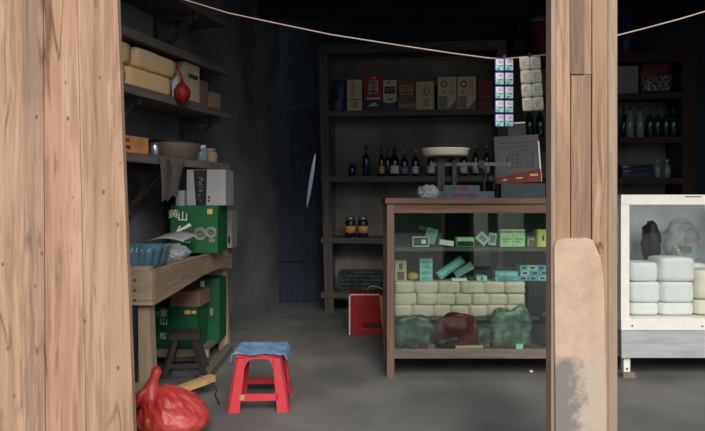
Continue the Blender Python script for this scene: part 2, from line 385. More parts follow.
# plank front left of the opening
YF = 2.4
mb = MB()
bot = [-262,-205,-150,-98,-52,-9, 25, 45, 62, 86, 133.5]; top = [-262,-205,-152,-100,-55,-12, 22, 43, 57, 77, 117]
mi = [0,2,1,0,2,0,2,1,1,0]
zt, zb = zz(0, YF), zz(431, YF)
for i in range(10):
    def edge(j, z):
        t = (z-zb)/(zt-zb); return ((bot[j]+(top[j]-bot[j])*t)-352.5)/F*YF
    y0 = YF+[0,.004,.001,.006,.0,.004,.0,.006,.002,.004][i]; g = .0006; Z0, Z1 = -.14, 2.95
    mb.hexa([(edge(i,Z0)+g,y0,Z0),(edge(i+1,Z0)-g,y0,Z0),(edge(i+1,Z0)-g,y0+.032,Z0),(edge(i,Z0)+g,y0+.032,Z0),
             (edge(i,Z1)+g,y0,Z1),(edge(i+1,Z1)-g,y0,Z1),(edge(i+1,Z1)-g,y0+.032,Z1),(edge(i,Z1)+g,y0+.032,Z1)], mi[i])
struct('wall_front', mb, ['board_a','board_b','board_c'], bevel=.0025, seg=1)
mb = MB(); mb.bb(-2.6, -2.35, 2.41, 2.6, -.14, 2.98); mb.bb(3.3, 3.5, 2.36, 2.56, -.14, 2.98); mb.bb(3.5, 3.8, 2.4, 2.44, -.14, 2.98); struct('trim_1', mb, 'post')
mb = MB(); mb.bb(-2.6, 3.8, 2.40, 2.52, 2.74, 3.0); struct('wall_front_header', mb, 'post_grey')
# the post between the two openings
def px2(x): return (x-352.5)/F*YF
mb = MB()
mb.bb(px2(553), px2(614), YF+.012, YF+.066, -.14, 2.95)
po = struct('pillar', mb, 'black_wood', bevel=.004)
mb = MB(); mb.bb(px2(551.5), px2(556), YF+.003, YF+.068, -.14, 2.95); link('corner_strip', mb, 'post_strip', po, bevel=.003)
mb = MB(); mb.bb(px2(608.5), px2(617.5), YF+.002, YF+.068, -.14, 2.95); link('corner_strip', mb, 'post_strip', po, bevel=.003)
for x0, x1, m, dy, ya, yb_ in ((556.3,570.3,'post',.002,-340,250),(570.2,584,'post_brown',-.002,-340,74),(571.5,591.3,'post_grey',.004,74.5,250),(584.6,591.6,'post',.003,-340,74),(592.5,607.8,'post',.001,-340,446)):
    mb = MB(); mb.bb(px2(x0), px2(x1), YF+dy, YF+.014, max(-.14, zz(yb_, YF)), min(2.95, zz(ya, YF))); link('board', mb, m, po, bevel=.0025, seg=1)
mb = MB()
pts = [(554,-20),(556,440),(606,440),(605,400),(604.5,340),(603.5,300),(602.5,275),(600.5,262),(597.5,252),(594.5,245),(592,240),(586,237.5),(578,238.5),(570,238),(562,239),(556,241),(554,247)][1:]
pts = [(px2(x+random.uniform(-.5,.5)), zz(y, YF)) for x, y in pts]; pts[0] = (pts[0][0], -.13); pts[1] = (pts[1][0], -.13)
mb.prism([(x-px2(580), z) for x, z in pts], -.008, .012); link('plaster_patch', mb, 'plaster', po, bevel=.003, loc=(px2(580), YF, 0))
mb = MB(); mb.prism([(px2(x), zz(y,YF)) for x, y in ((596.5,243),(602,241),(603.5,247),(601,253),(599,252))], YF-.004, YF+.01)
link('plaster_crumb', mb, 'board_b', po, bevel=.002)
# outside, seen only in the panes: veranda columns and the dark slope across the road
for (x, y, w) in ((2.33,-1.43,.3),(2.36,-4.1,.36)):
    mb = MB(); mb.bb(x-w/2, x+w/2, y-w/2, y+w/2, -.14, 2.7); mb.bb(x-w/2-.03, x+w/2+.03, y-w/2-.03, y+w/2+.03, -.14, .1)
    struct('column', mb, 'pale', bevel=.01)
mb = MB()
mb.sheet(lambda u, v: Vector((-14+28*u, -16-3*v+.8*mn.noise(Vector((u*14, v*3, 1))), -.14+2.6*v+.5*mn.noise(Vector((u*20, v*4, 3)))*v)), 70, 10)
struct('hill', mb, 'hill', fix=False)

# ------------------------------------------------------------------ left wall shelves
ZB, ZC, ZD, ZA = 2.065, 1.748, 1.365, 2.42
def wall_shelf(z, label, s0=-.9, s1=1.2, br=(), th=.035, dpt=.33, up=False):
    t = empty('wall_shelf', label, 'shelf', LW(0, 0), W_RZ, 'plank shelves on the left wall')
    # local frame: x out from the wall (0 at shelf front, -KW at wall), y along the wall
    mb = MB(); mb.bb(-dpt, 0, s0, s1, z-th, z); link('board', mb, 'dark_y', t, bevel=.004)
    mb = MB(); mb.bb(.0, .022, s0, s1, z-th-.012, z+.004); link('edge_strip', mb, 'dark_y', t, bevel=.003)
    for s in br:
        mb = MB(); mb.bb(-KW+.002, -KW+.045, s-.022, s+.022, z-th-.33, z-th); mb.bb(-KW+.002, -.03, s-.02, s+.02, z-th-.045, z-th)
        mb.bar((-KW+.03, s, z-th-.29), (-.08, s, z-th-.03), .03, .035); link('bracket', mb, 'dark_z', t, bevel=.003)
    return t
wall_shelf(ZA, 'topmost dark plank shelf on left wall, its bracketed underside at the frame top', br=(.12,.82), dpt=.34)
wall_shelf(ZB, 'bare dark plank shelf on left wall just above the yellow bundles', br=(-.7,1.14))
wall_shelf(ZC, 'dark plank shelf on left wall carrying the yellow paper bundles', br=(.2,1.14))
wall_shelf(ZD, 'lowest dark plank shelf on left wall, holding the tan basin and orange carton', br=(-.25,.5))
def on_wall(name, label, cat, s, k, z, rz=0): return empty(name, label, cat, LW(s, k, z+.002), W_RZ+rz)

# yellow paper bundles, two layers
GB = 'yellow paper bundles on the wall shelf'
lay = [(0, [(-.30,.05),(.06,.52)]), (1, [(-.28,.10),(.13,.56)])]
names = {(0,0):'yellow paper bundle, bottom layer on wall shelf, mostly hidden by front planks', (0,1):'long yellow paper bundle, bottom layer on wall shelf, beside the red net bag',
         (1,0):'yellow paper bundle, top layer on wall shelf, cut off by front planks', (1,1):'long yellow paper bundle with rounded end, top layer on wall shelf'}
for r, rows in lay:
    for q, (s0, s1) in enumerate(rows):
        mb = MB(); h = .122; mb.soft((-.14, (s0+s1)/2, ZC+h*(r+.5)+.002+.003*r), (.26, s1-s0, h-.006), .07, .035, seed=r*3+q, cuts=7)
        o = link('paper_bundle', mb, 'yellow', loc=LW(0,0), rz=W_RZ); tag(o, names[(r,q)], 'paper bundle', GB)
# red net bag hanging at the shelf edge, white bottle behind
s = LP(177.5, -.02); o = empty('net_bag', 'small round red net bag at the edge of the wall shelf', 'bag', LW(s, -.055, 0), W_RZ)
mb = MB(); mb.blob((0,0,ZC+.03), (.05,.055,.068), .1, 4, 3, 3); link('bag', mb, 'redglass', o)
mb = MB(); mb.tube([(0,0,ZC+.09),(-.005,0,ZC+.14),(-.04,0,ZC+.2)], [.012,.006,.004]); link('tie', mb, 'redglass', o)
s = .585; o = on_wall('bottle', 'slim white capped bottle behind the red net bag on wall shelf', 'bottle', s, .05, ZC)
mb = MB(); mb.lathe([(.03,0),(.032,.02),(.032,.13),(.026,.155),(.012,.175),(.012,.2)]); link('body', mb, 'label_w', o)
mb = MB(); mb.lathe([(.014,.195),(.014,.225),(.01,.23)]); link('cap', mb, 'grey', o)
def carton(name, label, cat, loc, d, m, rz=0, group=None, bevel=.004, gap=0):
    mb = MB(); mb.box((0,0,d[2]/2+gap+.002), d); o = link(name, mb, m, bevel=bevel, loc=loc, rz=rz); return tag(o, label, cat, group)
s0, s1 = LP(183,.1), LP(202,.02)
o = carton('carton', 'tall cream carton with green base stripe on wall shelf beside the red net bag', 'box', LW(.745,.12,ZC), (.2,.2,.265), 'cream', W_RZ)
mb = MB(); mb.bb(.099,.102,-.09,.09,.003,.02); link('base_stripe', mb, 'green', o); mb = MB(); mb.bb(.099,.1015,-.04,.08,.17,.2); link('logo', mb, 'green', o); mb = MB(); mb.bb(-.09,.09,-.1025,-.099,.003,.02); link('base_stripe', mb, 'green', o)
carton('carton', 'small dusty pink carton on wall shelf behind the tall cream one', 'box', LW(.92,.10,ZC), (.14,.11,.185), 'pinkish', W_RZ)
carton('carton', 'small plain beige carton at the deep end of the wall shelf', 'box', LW(1.08,.09,ZC), (.13,.13,.125), 'beige', W_RZ)
# lowest wall shelf
o = carton('carton', 'orange carton with dark marks on the lowest wall shelf next to the front planks', 'box', LW(.17,.13,ZD), (.19,.24,.105), 'orange', W_RZ)
mb = MB(); mb.bb(.094,.0965,-.1,-.05,.03,.05); link('logo', mb, 'red_ink', o); mb = MB(); mb.bb(.094,.0965,-.11,-.06,.07,.09); link('logo', mb, 'red_ink', o); mb = MB(); mb.bb(-.08,0,-.1225,-.1195,.03,.06); link('logo', mb, 'red_ink', o)
o = on_wall('tin', 'small bright round tin between orange carton and tan basin on wall shelf', 'tin', .36, .04, ZD)
mb = MB(); mb.lathe([(.03,0),(.033,.004),(.033,.072),(.03,.076)]); link('body', mb, 'tin', o)
mb = MB(); mb.lathe([(.034,.07),(.034,.082),(.0,.083)]); link('lid', mb, 'steel_dull', o)
o = on_wall('basin', 'wide tan enamel basin tipped on the lowest wall shelf', 'basin', .66, .1, ZD)
mb = MB(); mb.lathe([(.0,.004),(.15,.004),(.2,.105),(.21,.11),(.205,.115),(.19,.105),(.145,.02),(0,.018)], seg=32, sx=.85); link('bowl', mb, 'tan', o, fix=False)
mb = MB(); mb.tube([(.178*math.cos(i*math.pi/16), .209*math.sin(i*math.pi/16), .112) for i in range(33)], .006); link('rim', mb, 'blackish', o)
for q, (s, w, h, m, lab) in enumerate(((.93,.06,.10,'glass_cl','squat clear jar with pale lid on lowest wall shelf beside the tan basin'),(1.06,.06,.085,'beige','short beige jar at the deep end of the lowest wall shelf'))):
    o = on_wall('jar', lab, 'jar', s, .07, ZD)
    mb = MB(); mb.lathe([(w*.9,0),(w,.01),(w,h*.8),(w*.7,h)]); link('body', mb, m, o)
    mb = MB(); mb.lathe([(w*.75,h-.006),(w*.75,h+.02),(0,h+.021)]); link('lid', mb, 'label_w' if q == 0 else 'grey', o)
# grey mesh cloth hanging off the lowest shelf
mb = MB()
def netf(u, v): 
    s = .31+.27*u; z = ZD-.012-.27*v*(1-.3*u); return LW(s, -.03-.015*math.sin(u*9+v*2)-.03*v*math.sin(u*5), z)+Vector((0,0,.01*math.sin(u*20)))
mb.sheet(netf, 24, 20); tag(link('hanging_cloth', mb, 'net', thick=.004, fix=False), 'grey mesh cloth hanging from the lowest wall shelf below the basin', 'cloth')

# ------------------------------------------------------------------ work table under the shelves
TX = math.atan(.0605); T0 = Vector((-.994, 3.12, 0))
t = empty('work_table', 'rough wooden trestle table with bowed apron under the wall shelves', 'table', T0, -TX)
def part(name, mb, m, par=None, bevel=.004, **k): return link(name, mb, m, par or t, bevel=bevel, **k)
LEN = 1.53; WID = .42
mb = MB()
for i in range(4): mb.bb(-WID+.02+i*.097, -WID+.02+i*.097+.094, .03, LEN-.02, .705, .73)
part('tabletop', mb, 'table_y')
def apron(x0, x1):
    top = [(y, .748) for y in (0, .4, .8, 1.2, LEN)]; bt = [(0,.572),(.3,.588),(.55,.606),(.8,.622),(1.07,.627),(1.3,.612),(LEN,.592)]
    poly = bt+top[::-1]; mb = MB(); a = [mb.bm.verts.new((x0,y,z)) for y, z in poly]; b = [mb.bm.verts.new((x1,y,z)) for y, z in poly]
    mb._f(a); mb._f(b[::-1]); n = len(poly)
    for i in range(n): mb._f([a[i], b[i], b[(i+1)%n], a[(i+1)%n]])
    return mb
part('apron', apron(-.028, 0), 'table_y'); part('apron', apron(-WID-.03, -WID), 'table_y')
mb = MB(); mb.bb(-WID-.03, -.002, -.03, 0, .575, .75); part('end_apron', mb, 'table_x')
mb = MB(); mb.bb(-WID, -.03, LEN-.03, LEN, .6, .745); part('end_apron', mb, 'table_x')
for (x, y) in ((-.085,.005),(-WID,.005),(-.075,LEN-.1),(-WID,LEN-.1)):
    mb = MB(); w = .08 if y < 1 else .07; mb.hexa([(x,y,0),(x+w,y,0),(x+w,y+.06,0),(x,y+.06,0),(x-.005,y,.7),(x+w-.028,y,.7),(x+w-.028,y+.06,.7),(x-.005,y+.06,.7)]); part('leg', mb, 'table_z')
mb = MB(); mb.bb(-WID-.04, -.045, -.035, 0, .135, .18); part('stretcher', mb, 'table_x')
mb = MB(); mb.bb(-WID, -.02, LEN-.045, LEN-.01, .06, .11); part('stretcher', mb, 'table_x')
mb = MB(); mb.bb(-WID, -.005, .93, .957, .068, .118); part('stretcher', mb, 'table_x')
mb = MB()
for i in range(3): mb.bb(-WID+.01+i*.13, -WID+.01+i*.13+.125, .958, LEN-.03, .10, .118)
part('lower_shelf', mb, 'dark_y')
for z in (.60,.65,.70): mb = MB(); mb.box((-.09,-.031,z),(.012,.006,.012)); part('nail', mb, 'screw', bevel=0)
mb = MB(); mb.bb(-.12,-.02,-.028,.03,.751,.765); part('corner_batten', mb, 'table_x')
def TL(x, y, z): 
    q = Rz(-TX) @ Vector((x, y, 0)); return Vector((T0.x+q.x, T0.y+q.y, z))
ZT = .732
# blue clear plastic tray
o = empty('plastic_tray', 'blue clear plastic tray on the near end of the work table', 'tray', TL(-.2,.22,ZT), -TX)
mb = MB()
def trayf(u, v):
    a = 2*math.pi*u; r = 1+.04*math.cos(a*14); k = .82+.18*v; sup = lambda c: math.copysign(abs(c)**.55, c)
    return Vector((.16*r*k*sup(math.cos(a)), .22*r*k*sup(math.sin(a)), .115*v+.002))
mb.sheet(trayf, 96, 4); link('wall', mb, 'teal', o, thick=.003, fix=False)
mb = MB(); mb.bb(-.12,.12,-.17,.17,.001,.006); link('base', mb, 'teal', o, bevel=.002)
mb = MB(); mb.blob((0,0,.05), (.09,.07,.05), .4, 3, 5, 4, flat=.001, ridge=.3)
tag(link('plastic_bag', mb, 'clear', loc=TL(-.13,.62,ZT), rz=-TX), 'crumpled clear plastic bag beside the blue tray on the work table', 'bag')
mb = MB(); mb.sheet(lambda u, v: Vector((.24*u-.12, .2*v-.1, .02*math.sin(u*3)+.012*v)), 8, 4)
o = link('paper_sheet', mb, 'dimmed_white', loc=TL(-.17,.74,ZT+.125), rz=-.25, thick=.002, fix=False); o.rotation_euler.x = .1; tag(o, 'loose white paper sheet by the green carton on the table', 'paper')
# green carton on the table
YG = 4.05
ZT0 = ZT; ZT = .752
x0, x1 = P(171,240,YG).x, P(219,240,YG).x; w = x1-x0; h = zz(206,YG)-ZT
gx = (x0+x1)/2
o = carton('printed_carton', 'bright green carton with white brush lettering standing on the work table', 'box', (gx, YG+.12, ZT), (w,.24,h), 'green', -.05)
fy = -.1208; sc_ = YG/F
def gp(px, py): return (px-195)*sc_, zz(py, YG)-ZT
for s_, px, py, sz, wd in (('黄',174,214.5,.062,1.25),('山',183.5,217,.07,1)):
    x, z = gp(px, py); text(o, s_, sz, (x, fy, z), 'white_ink', width=wd)
mb = MB()
for (a, b, r) in (((176,233),(191,224),.007),((184,229),(192,225),.006),((176,234),(181,226),.004)):
    q0, q1 = gp(*a), gp(*b); mb.bar((q0[0],fy,q0[1]), (q1[0],fy,q1[1]), .002, r*2)
for i in range(14):
    q = gp(184+random.uniform(0,9), 234+random.uniform(0,5)); mb.box((q[0],fy,q[1]),(.007,.002,.005))
for i in range(3): q = gp(184+i*3, 242); mb.box((q[0],fy,q[1]),(.008,.002,.008))
link('brush_print', mb, 'white_ink', o)
mb = MB()
for cx, cy, rr in ((201,234,6.2),(212,232.5,5.2)):
    q = gp(cx, cy)
    for R0 in (rr*.95, rr*.62): mb.tube([(q[0]+R0*sc_*math.cos(i*math.pi/12), fy, q[1]+R0*sc_*.95*math.sin(i*math.pi/12)) for i in range(25)], .007 if R0 > rr*.7 else .004, 6)
    mb.box((q[0], fy, q[1]), (.012,.002,.012))
link('ring_emblem', mb, 'grey', o)
q = gp(211,211.5); mb = MB(); mb.box((q[0],fy,q[1]),(.034,.002,.034)); link('seal', mb, 'gold', o)
q = gp(213,240); mb = MB(); mb.box((q[0],fy,q[1]),(.04,.002,.03)); link('corner_print', mb, 'pinkish', o)
ztop = ZT+h
# white carton with dark band, tilted upright on the green one
o = carton('carton', 'white carton with black lettered band standing on the green carton', 'box', (P(206,200,YG).x, YG+.13, ztop+.002), (.26,.2,.235), 'dimmed_white', -.06)
o.rotation_euler.y = .0
fz = -.1012
mb = MB(); mb.prism([(-.068,.0),(.0,.0),(.006,.235),(-.085,.235)], fz-.001, fz+.002); link('band', mb, 'blackish', o)
mb = MB()
for i in range(26):
    z = .03+.16*random.random(); mb.box((-.05+.2*(z-.03)*.3+random.uniform(-.006,.02), fz-.002, z), (random.uniform(.004,.016),.0015,.004), Ry(.6))
link('script', mb, 'grey', o)
mb = MB(); mb.box((.018,fz,.055),(.013,.002,.013)); mb.box((.018,fz,.033),(.013,.002,.013)); link('lettering', mb, 'ink', o)
mb = MB(); mb.box((.085,fz,.14),(.004,.002,.09)); mb.box((.07,fz,.22),(.04,.002,.004)); link('seam', mb, 'grey', o)
mb = MB(); mb.bb(-.11,-.055,-.10,.08,0,.10); 
o = link('carton', mb, 'dimmed_white', bevel=.003, loc=(P(187,195,YG).x+.075, YG-.01+.02, ztop+.002), rz=-.06); o.location.x -= .0
tag(o, 'low white carton on the green carton, left of the taller white one', 'box')
o.location = (P(185,195,YG).x+.05, YG+.115, ztop+.002)
carton('carton', 'black carton behind the white ones above the green carton', 'box', (P(180,200,4.35).x, 4.4, ZT), (.16,.16,.36), 'blackish', -.05)
o = carton('carton', 'grey white carton on end beyond the green carton on the table', 'box', (P(229,228,4.5).x-.02, 4.55, ZT), (.1,.16,.27), 'grey', -.05)
mb = MB(); mb.box((.01,-.0812,.06),(.014,.002,.05)); mb.box((.032,-.0812,.06),(.014,.002,.05)); link('lettering', mb, 'ink', o)
# under the table
ZL = .118
o = carton('printed_carton', 'green carton with white characters under the table, behind the small sooty stool', 'box', (P(176.5,325,4.06).x, 4.19, ZL), (.28,.22,.275), 'green_dk', -.06)
fy = -.1108
text(o, '黄山', .056, (-.085, fy, .205), 'white_ink', vertical=True); text(o, '松', .05, (-.088, fy, .085), 'white_ink'); text(o, 'U', .03, (-.126,fy,.235), 'white_ink')
mb = MB(); mb.box((.075,fy,.245),(.04,.002,.026)); mb.box((.118,fy,.245),(.03,.002,.02)); link('seal', mb, 'gold', o)
mb = MB(); mb.box((.105,fy,.1),(.018,.002,.05)); mb.box((.112,fy,.05),(.014,.002,.03)); link('lettering', mb, 'white_ink', o)
o = carton('printed_carton', 'green carton with white corner stripe under the table by its far leg', 'box', (P(216,320,4.5).x-.02, 4.435, ZL), (.17,.19,.43), 'green_dk', -.06)
mb = MB(); mb.box((-.03,-.0958,.11),(.035,.002,.2)); mb.box((-.035,-.0958,.35),(.03,.002,.13)); link('stripe', mb, 'white_ink', o)
mb = MB(); mb.box((.03,-.0958,.2),(.02,.002,.05)); link('lettering', mb, 'grey', o)
carton('carton', 'plain brown cardboard carton lying on the green carton under the table', 'box', (P(187,297,4.1).x, 4.19, ZL+.278), (.2,.22,.1), 'cardboard', -.06)
# small sooty stool
o = empty('low_stool', 'low sooty wooden stool with splayed legs in front of the green carton', 'stool', (P(184,381,3.78).x, 3.82, 0), .15)
mb = MB(); mb.bb(-.09,.09,-.08,.08,.255,.292); link('seat', mb, 'black_wood', o, bevel=.006)
for sx, sy in ((-1,-1),(1,-1),(1,1),(-1,1)):
    mb = MB(); mb.bar((sx*.125, sy*.1, 0.012), (sx*.055, sy*.055, .262), .032, .032); link('leg', mb, 'black_wood', o, bevel=.003)
for sy in (-1,1):
    mb = MB(); mb.bar((-.1,sy*.083,.1),(.1,sy*.083,.1), .02,.025); link('stretcher', mb, 'black_wood', o, bevel=.002)
# timber on the floor
mb = MB(); mb.bar((P(153,381,3.6).x,3.63,.022),(P(212,381,3.63).x,3.66,.022), .07,.04); tag(link('floor_plank', mb, 'dark_x', bevel=.003), 'grey plank lying on the floor in front of the low sooty stool', 'plank')
a = P(190,401,3.40); b = P(229,351,4.5); mb = MB(); mb.bar((a.x,3.40,.022),(b.x,4.52,.03), .05,.042); tag(link('floor_beam', mb, 'dark_y', bevel=.004), 'dark slanting timber on the floor running back to the far table leg', 'timber')
mb = MB(); a = P(166,399,3.30); b = P(213,375,3.52); a.z = .064; b.z = .092
mb.bar(a, b, .05, .034); tag(link('firewood', mb, 'split_wood', bevel=.006), 'pale split stick of firewood lying across the floor timbers behind the red bag', 'firewood')
mb = MB(); mb.tube([P(x, y, 3.33)+Vector((0,0,0)) for x, y in ((214,385),(217,390),(215,395),(217.5,400),(219.5,404),(217,407),(215.5,405))], .004, 6)
o = link('string', mb, 'blackish'); o.location = (0,.0,.0); tag(o, 'scrap of black string on the floor beside the red stool', 'string')

# red bag
RB = Vector((P(171,431,2.88).x, 2.90, 0))
o = empty('plastic_bag', 'knotted red plastic bag, stuffed full, on the floor at the front planks', 'bag', RB)
mb = MB(); mb.blob((0,0,.1), (.178,.15,.114), .05, 1.7, 4, 6, flat=.002, ridge=.05)
for v in mb.bm.verts:
    d = Vector((v.co.x+.06, v.co.y, 0)); a = math.atan2(d.y, d.x); k = min(1, max(0, v.co.z/.2)); n_ = v.co.normalized()
    cr = abs(mn.noise(Vector((a*2.3, k*2.1, 4))))+.35*abs(mn.noise(Vector((a*6, k*4.2, 9))))
    v.co += n_*(.028*(.35-cr))*(.25+k)
    if v.co.z > .08:
        t_ = (v.co.z-.08)/.17; v.co.x = v.co.x*(1-.3*t_)-.06*t_*t_; v.co.y *= 1-.3*t_; v.co.z += .012*t_*t_
    v.co.z = max(v.co.z, .002)
link('sack', mb, 'redbag', o, fix=False)
mb = MB(); mb.tube([(-.085,-.02,.16),(-.092,-.02,.20),(-.09,-.02,.235),(-.08,-.014,.27),(-.068,-.012,.305),(-.064,-.01,.325)], [.075,.05,.032,.022,.026,.008], 12); link('knot', mb, 'redbag', o)
mb = MB(); mb.tube([(-.09,-.02,.23),(-.125,-.06,.21),(-.15,-.08,.15)], [.018,.02,.012], 10); link('ear', mb, 'redbag', o)

# red plastic stool
SX = P(261, 411, 3.36).x
st = empty('plastic_stool', 'low red plastic stool with a blue cloth on its seat', 'stool', (SX, 3.37, 0), .05)
hb, ht, SHT = .163, .118, .288
def hw(z): return hb+(ht-hb)*z/SHT
def fp(k, a, z, inn=0):      # point on side k at lateral a, height z, inset inn
    v = Rz(k*math.pi/2) @ Vector((a, -(hw(z)-inn), z)); return v
def slab(mb, k, a0, a1, z0, b0, b1, z1, th=.012):
    mb.hexa([fp(k,a0,z0), fp(k,a1,z0), fp(k,a1,z0,th), fp(k,a0,z0,th), fp(k,b0,z1), fp(k,b1,z1), fp(k,b1,z1,th), fp(k,b0,z1,th)])
for k in range(4):           # leg at the corner between side k (left end) and side k-1 (right end)
    mb = MB(); e = .001
    slab(mb, k, -hw(0), -hw(0)+.066, 0, -hw(.27), -hw(.27)+.05, .27)
    slab(mb, k-1, hw(0)-.066, hw(0), 0, hw(.27)-.05, hw(.27), .27)
    link('leg', mb, 'stool', st, bevel=.004)
for k in range(4):
    mb = MB(); z0, z1 = .058, .092; slab(mb, k, -hw(z0)+.05, hw(z0)-.05, z0, -hw(z1)+.05, hw(z1)-.05, z1, .010); link('stretcher', mb, 'stool', st, bevel=.003)
mb = MB(); mb.bb(-ht-.004, ht+.004, -ht-.004, ht+.004, SHT-.014, SHT)
for k in range(4):
    n = 10; xs = [-.078+.156*i/n for i in range(n+1)]
    for i in range(n):
        f = lambda x: .268-.055*(abs(x)/.078)**5
        slab_pts = [fp(k,xs[i],f(xs[i])), fp(k,xs[i+1],f(xs[i+1])), fp(k,xs[i+1],f(xs[i+1]),.012), fp(k,xs[i],f(xs[i]),.012), fp(k,xs[i],.28), fp(k,xs[i+1],.28), fp(k,xs[i+1],.28,.012), fp(k,xs[i],.28,.012)]
        mb.hexa(slab_pts)
link('seat', mb, 'stool', st)
mb = MB(); mb.hexa([fp(0,-.098,.062,-.001), fp(0,-.072,.062,-.001), fp(0,-.072,.062,.003), fp(0,-.098,.062,.003), fp(0,-.098,.088,-.001), fp(0,-.072,.088,-.001), fp(0,-.072,.088,.003), fp(0,-.098,.088,.003)]); link('tape', mb, 'tape', st)
mb = MB()
def clothf(u, v):
    x, y = (u-.5)*.37, (v-.5)*.33+.03; lim = ht+.012
    ex, ey = max(0, abs(x)-lim), max(0, abs(y)-lim); d = math.hypot(ex, ey)
    n = mn.noise(Vector((x*14, y*14, 2)))
    x2 = math.copysign(min(abs(x), lim+.25*ex+.004), x); y2 = math.copysign(min(abs(y), lim+.25*ey+.004), y)
    out = 0 if d == 0 else .012*n
    return Vector((x2+(out if ex else 0), y2+(out if ey else 0), SHT+.009+.007*n+.006*mn.noise(Vector((x*30,y*30,0)))-.78*d*(1.0+.45*n+.25*math.sin(x*40+y*23))))
mb.sheet(clothf, 44, 44); o = link('seat_cloth', mb, 'cloth', loc=(SX,3.37,0), rz=.02, thick=.004, fix=False); tag(o, 'crumpled blue cloth draped over the red stool seat', 'cloth')

# ------------------------------------------------------------------ glass display counter
YC = 3.83; CX0, CX1 = P(387,0,YC).x, 1.50; CD = .52; ZK = 1.112
t = empty('display_counter', 'wood framed glass display counter with the scale on top', 'counter', (0,0,0))
def cz(py): return zz(py, YC)
mb = MB(); mb.bb(CX0-.01, CX1+.01, YC-.012, YC+CD+.02, cz(203.5), ZK); link('top_board', mb, 'counter_x', t, bevel=.004)
mb = MB(); mb.bb(CX0+.045, CX1-.045, YC, YC+.04, cz(213), cz(203.7)); link('top_rail', mb, 'counter_x', t, bevel=.003)
for y in (YC, YC+CD-.04):
    for x in (CX0, CX1-.045):
        mb = MB(); mb.bb(x, x+.045, y, y+.045, 0, cz(203.7)); link('leg', mb, 'counter_z', t, bevel=.003)
mb = MB(); mb.bb(CX0+.045, CX1-.045, YC, YC+.04, cz(358.5), cz(350)); link('bottom_rail', mb, 'counter_grey', t, bevel=.003)
mb = MB(); mb.bb(CX0+.01, CX1-.01, YC+.04, YC+CD-.01, .135, .165); link('bottom_board', mb, 'dark_x', t)
mb = MB(); mb.bb(CX0+.045, CX1-.045, YC+.022, YC+.027, cz(350), cz(213)); link('glass_pane', mb, 'pane_counter', t)
for x in (CX0+.012, CX1-.018):
    mb = MB(); mb.bb(x, x+.005, YC+.045, YC+CD-.04, .165, cz(213)); link('glass_pane', mb, 'pane_counter', t)
mb = MB(); mb.bb(CX0+.045, CX1-.045, YC+CD-.02, YC+CD-.005, .165, cz(204)); link('back_panel', mb, 'case_back', t)
Z1, Z2 = .797, .345
mb = MB(); mb.bb(CX0+.02, CX1-.02, YC+.10, YC+CD-.022, Z1-.022, Z1); link('shelf', mb, 'dark_x', t)
mb = MB(); mb.bb(CX0+.02, CX1-.02, YC+.17, YC+CD-.022, Z2-.02, Z2); link('shelf', mb, 'dark_x', t)
# --- cream tissue packs, three rows
GP = 'cream tissue packs stacked in the counter'
ord_ = ['first','second','third','fourth','fifth','sixth','seventh','eighth']
YP = 4.0; rowh = .0748
for r in range(3):
    xs = [P(395,0,YP).x]; 
    while xs[-1] < P(518,0,YP).x: xs.append(xs[-1]+random.uniform(.105,.145)*(1.1 if r == 2 else 1))
    xs = xs[:8]; k_ = (P(525.5,0,YP).x-xs[0])/(xs[-1]-xs[0]); xs = [xs[0]+(x-xs[0])*k_ for x in xs]
    for i in range(len(xs)-1):
        mb = MB(); w_ = xs[i+1]-xs[i]-.002; dy = random.uniform(-.006,.006)
        mb.soft((0,0,rowh/2), (w_,.2,rowh-.001), .05, .05, seed=r*9+i, cuts=4)
        o = link('tissue_pack', mb, 'pack', loc=((xs[i]+xs[i+1])/2, YP+.105+dy, Z2+r*rowh+.0005), rz=random.uniform(-.02,.02))
        tag(o, 'cream tissue pack in the %s row of the counter stack, %s from its left end' % (['bottom','middle','top'][r], ord_[i]), 'tissue pack', GP)
ZP = Z2+3*rowh+.002
carton('carton', 'dark cardboard box right of the cream tissue packs in the counter', 'box', (P(543,0,YP).x+.01, YP+.12, Z2), (.2,.2,ZP-Z2), 'blackish')
# --- things on top of the packs
def cbox(name, label, x0, x1, y0, base, m, cat='box', Y=4.04, dp=.08, rz=0, bev=.003, pr=None, ry=0):
    base += .002
    a, b = P(x0,0,Y).x, P(x1,0,Y).x; h = zz(y0,Y)-base
    mb = MB(); mb.box((0,0,h/2), (b-a,dp,h)); o = link(name, mb, m, bevel=bev, loc=((a+b)/2, Y+dp/2, base), rz=rz); tag(o, label, cat)
    if ry: o.rotation_euler.y = ry
    return o, b-a, h, -dp/2-.0008
def stripes(o, w, h, fy, n, m, name='lettering', frac=.7, vert=False):
    mb = MB()
    for i in range(n):
        z = h*(i+.5)/n
        if vert: mb.box(((i+.5)/n*w-w/2, fy, h/2), (w/n*.35,.0016,h*frac))
        else: mb.box((0,fy,z), (w*frac,.0016,h/n*.3))
    return link(name, mb, m, o)
o,w_,h_,fy = cbox('packet', 'cream and brown packet standing at the left end on the tissue packs', 395, 406.5, 260.5, ZP, 'cream', 'packet')
mb = MB(); mb.box((0,fy,h_*.25),(w_*.6,.0016,h_*.4)); mb.box((0,fy,h_*.7),(w_*.3,.0016,h_*.3)); link('lettering', mb, 'brown', o)
mb = MB(); mb.blob((0,0,.03),(.036,.03,.026), .35, 3, 2, 3, flat=.001, ridge=.3); tag(link('wrapper', mb, 'gold', loc=(P(414,0,4.04).x,4.09,ZP-.004)), 'crumpled yellow wrapper on the tissue packs', 'wrapper')
o,w_,h_,fy = cbox('packet_stack', 'column of four pale mint packets standing on the tissue packs', 420, 432.5, 258.5, ZP, 'mint', 'packet stack')
mb = MB()
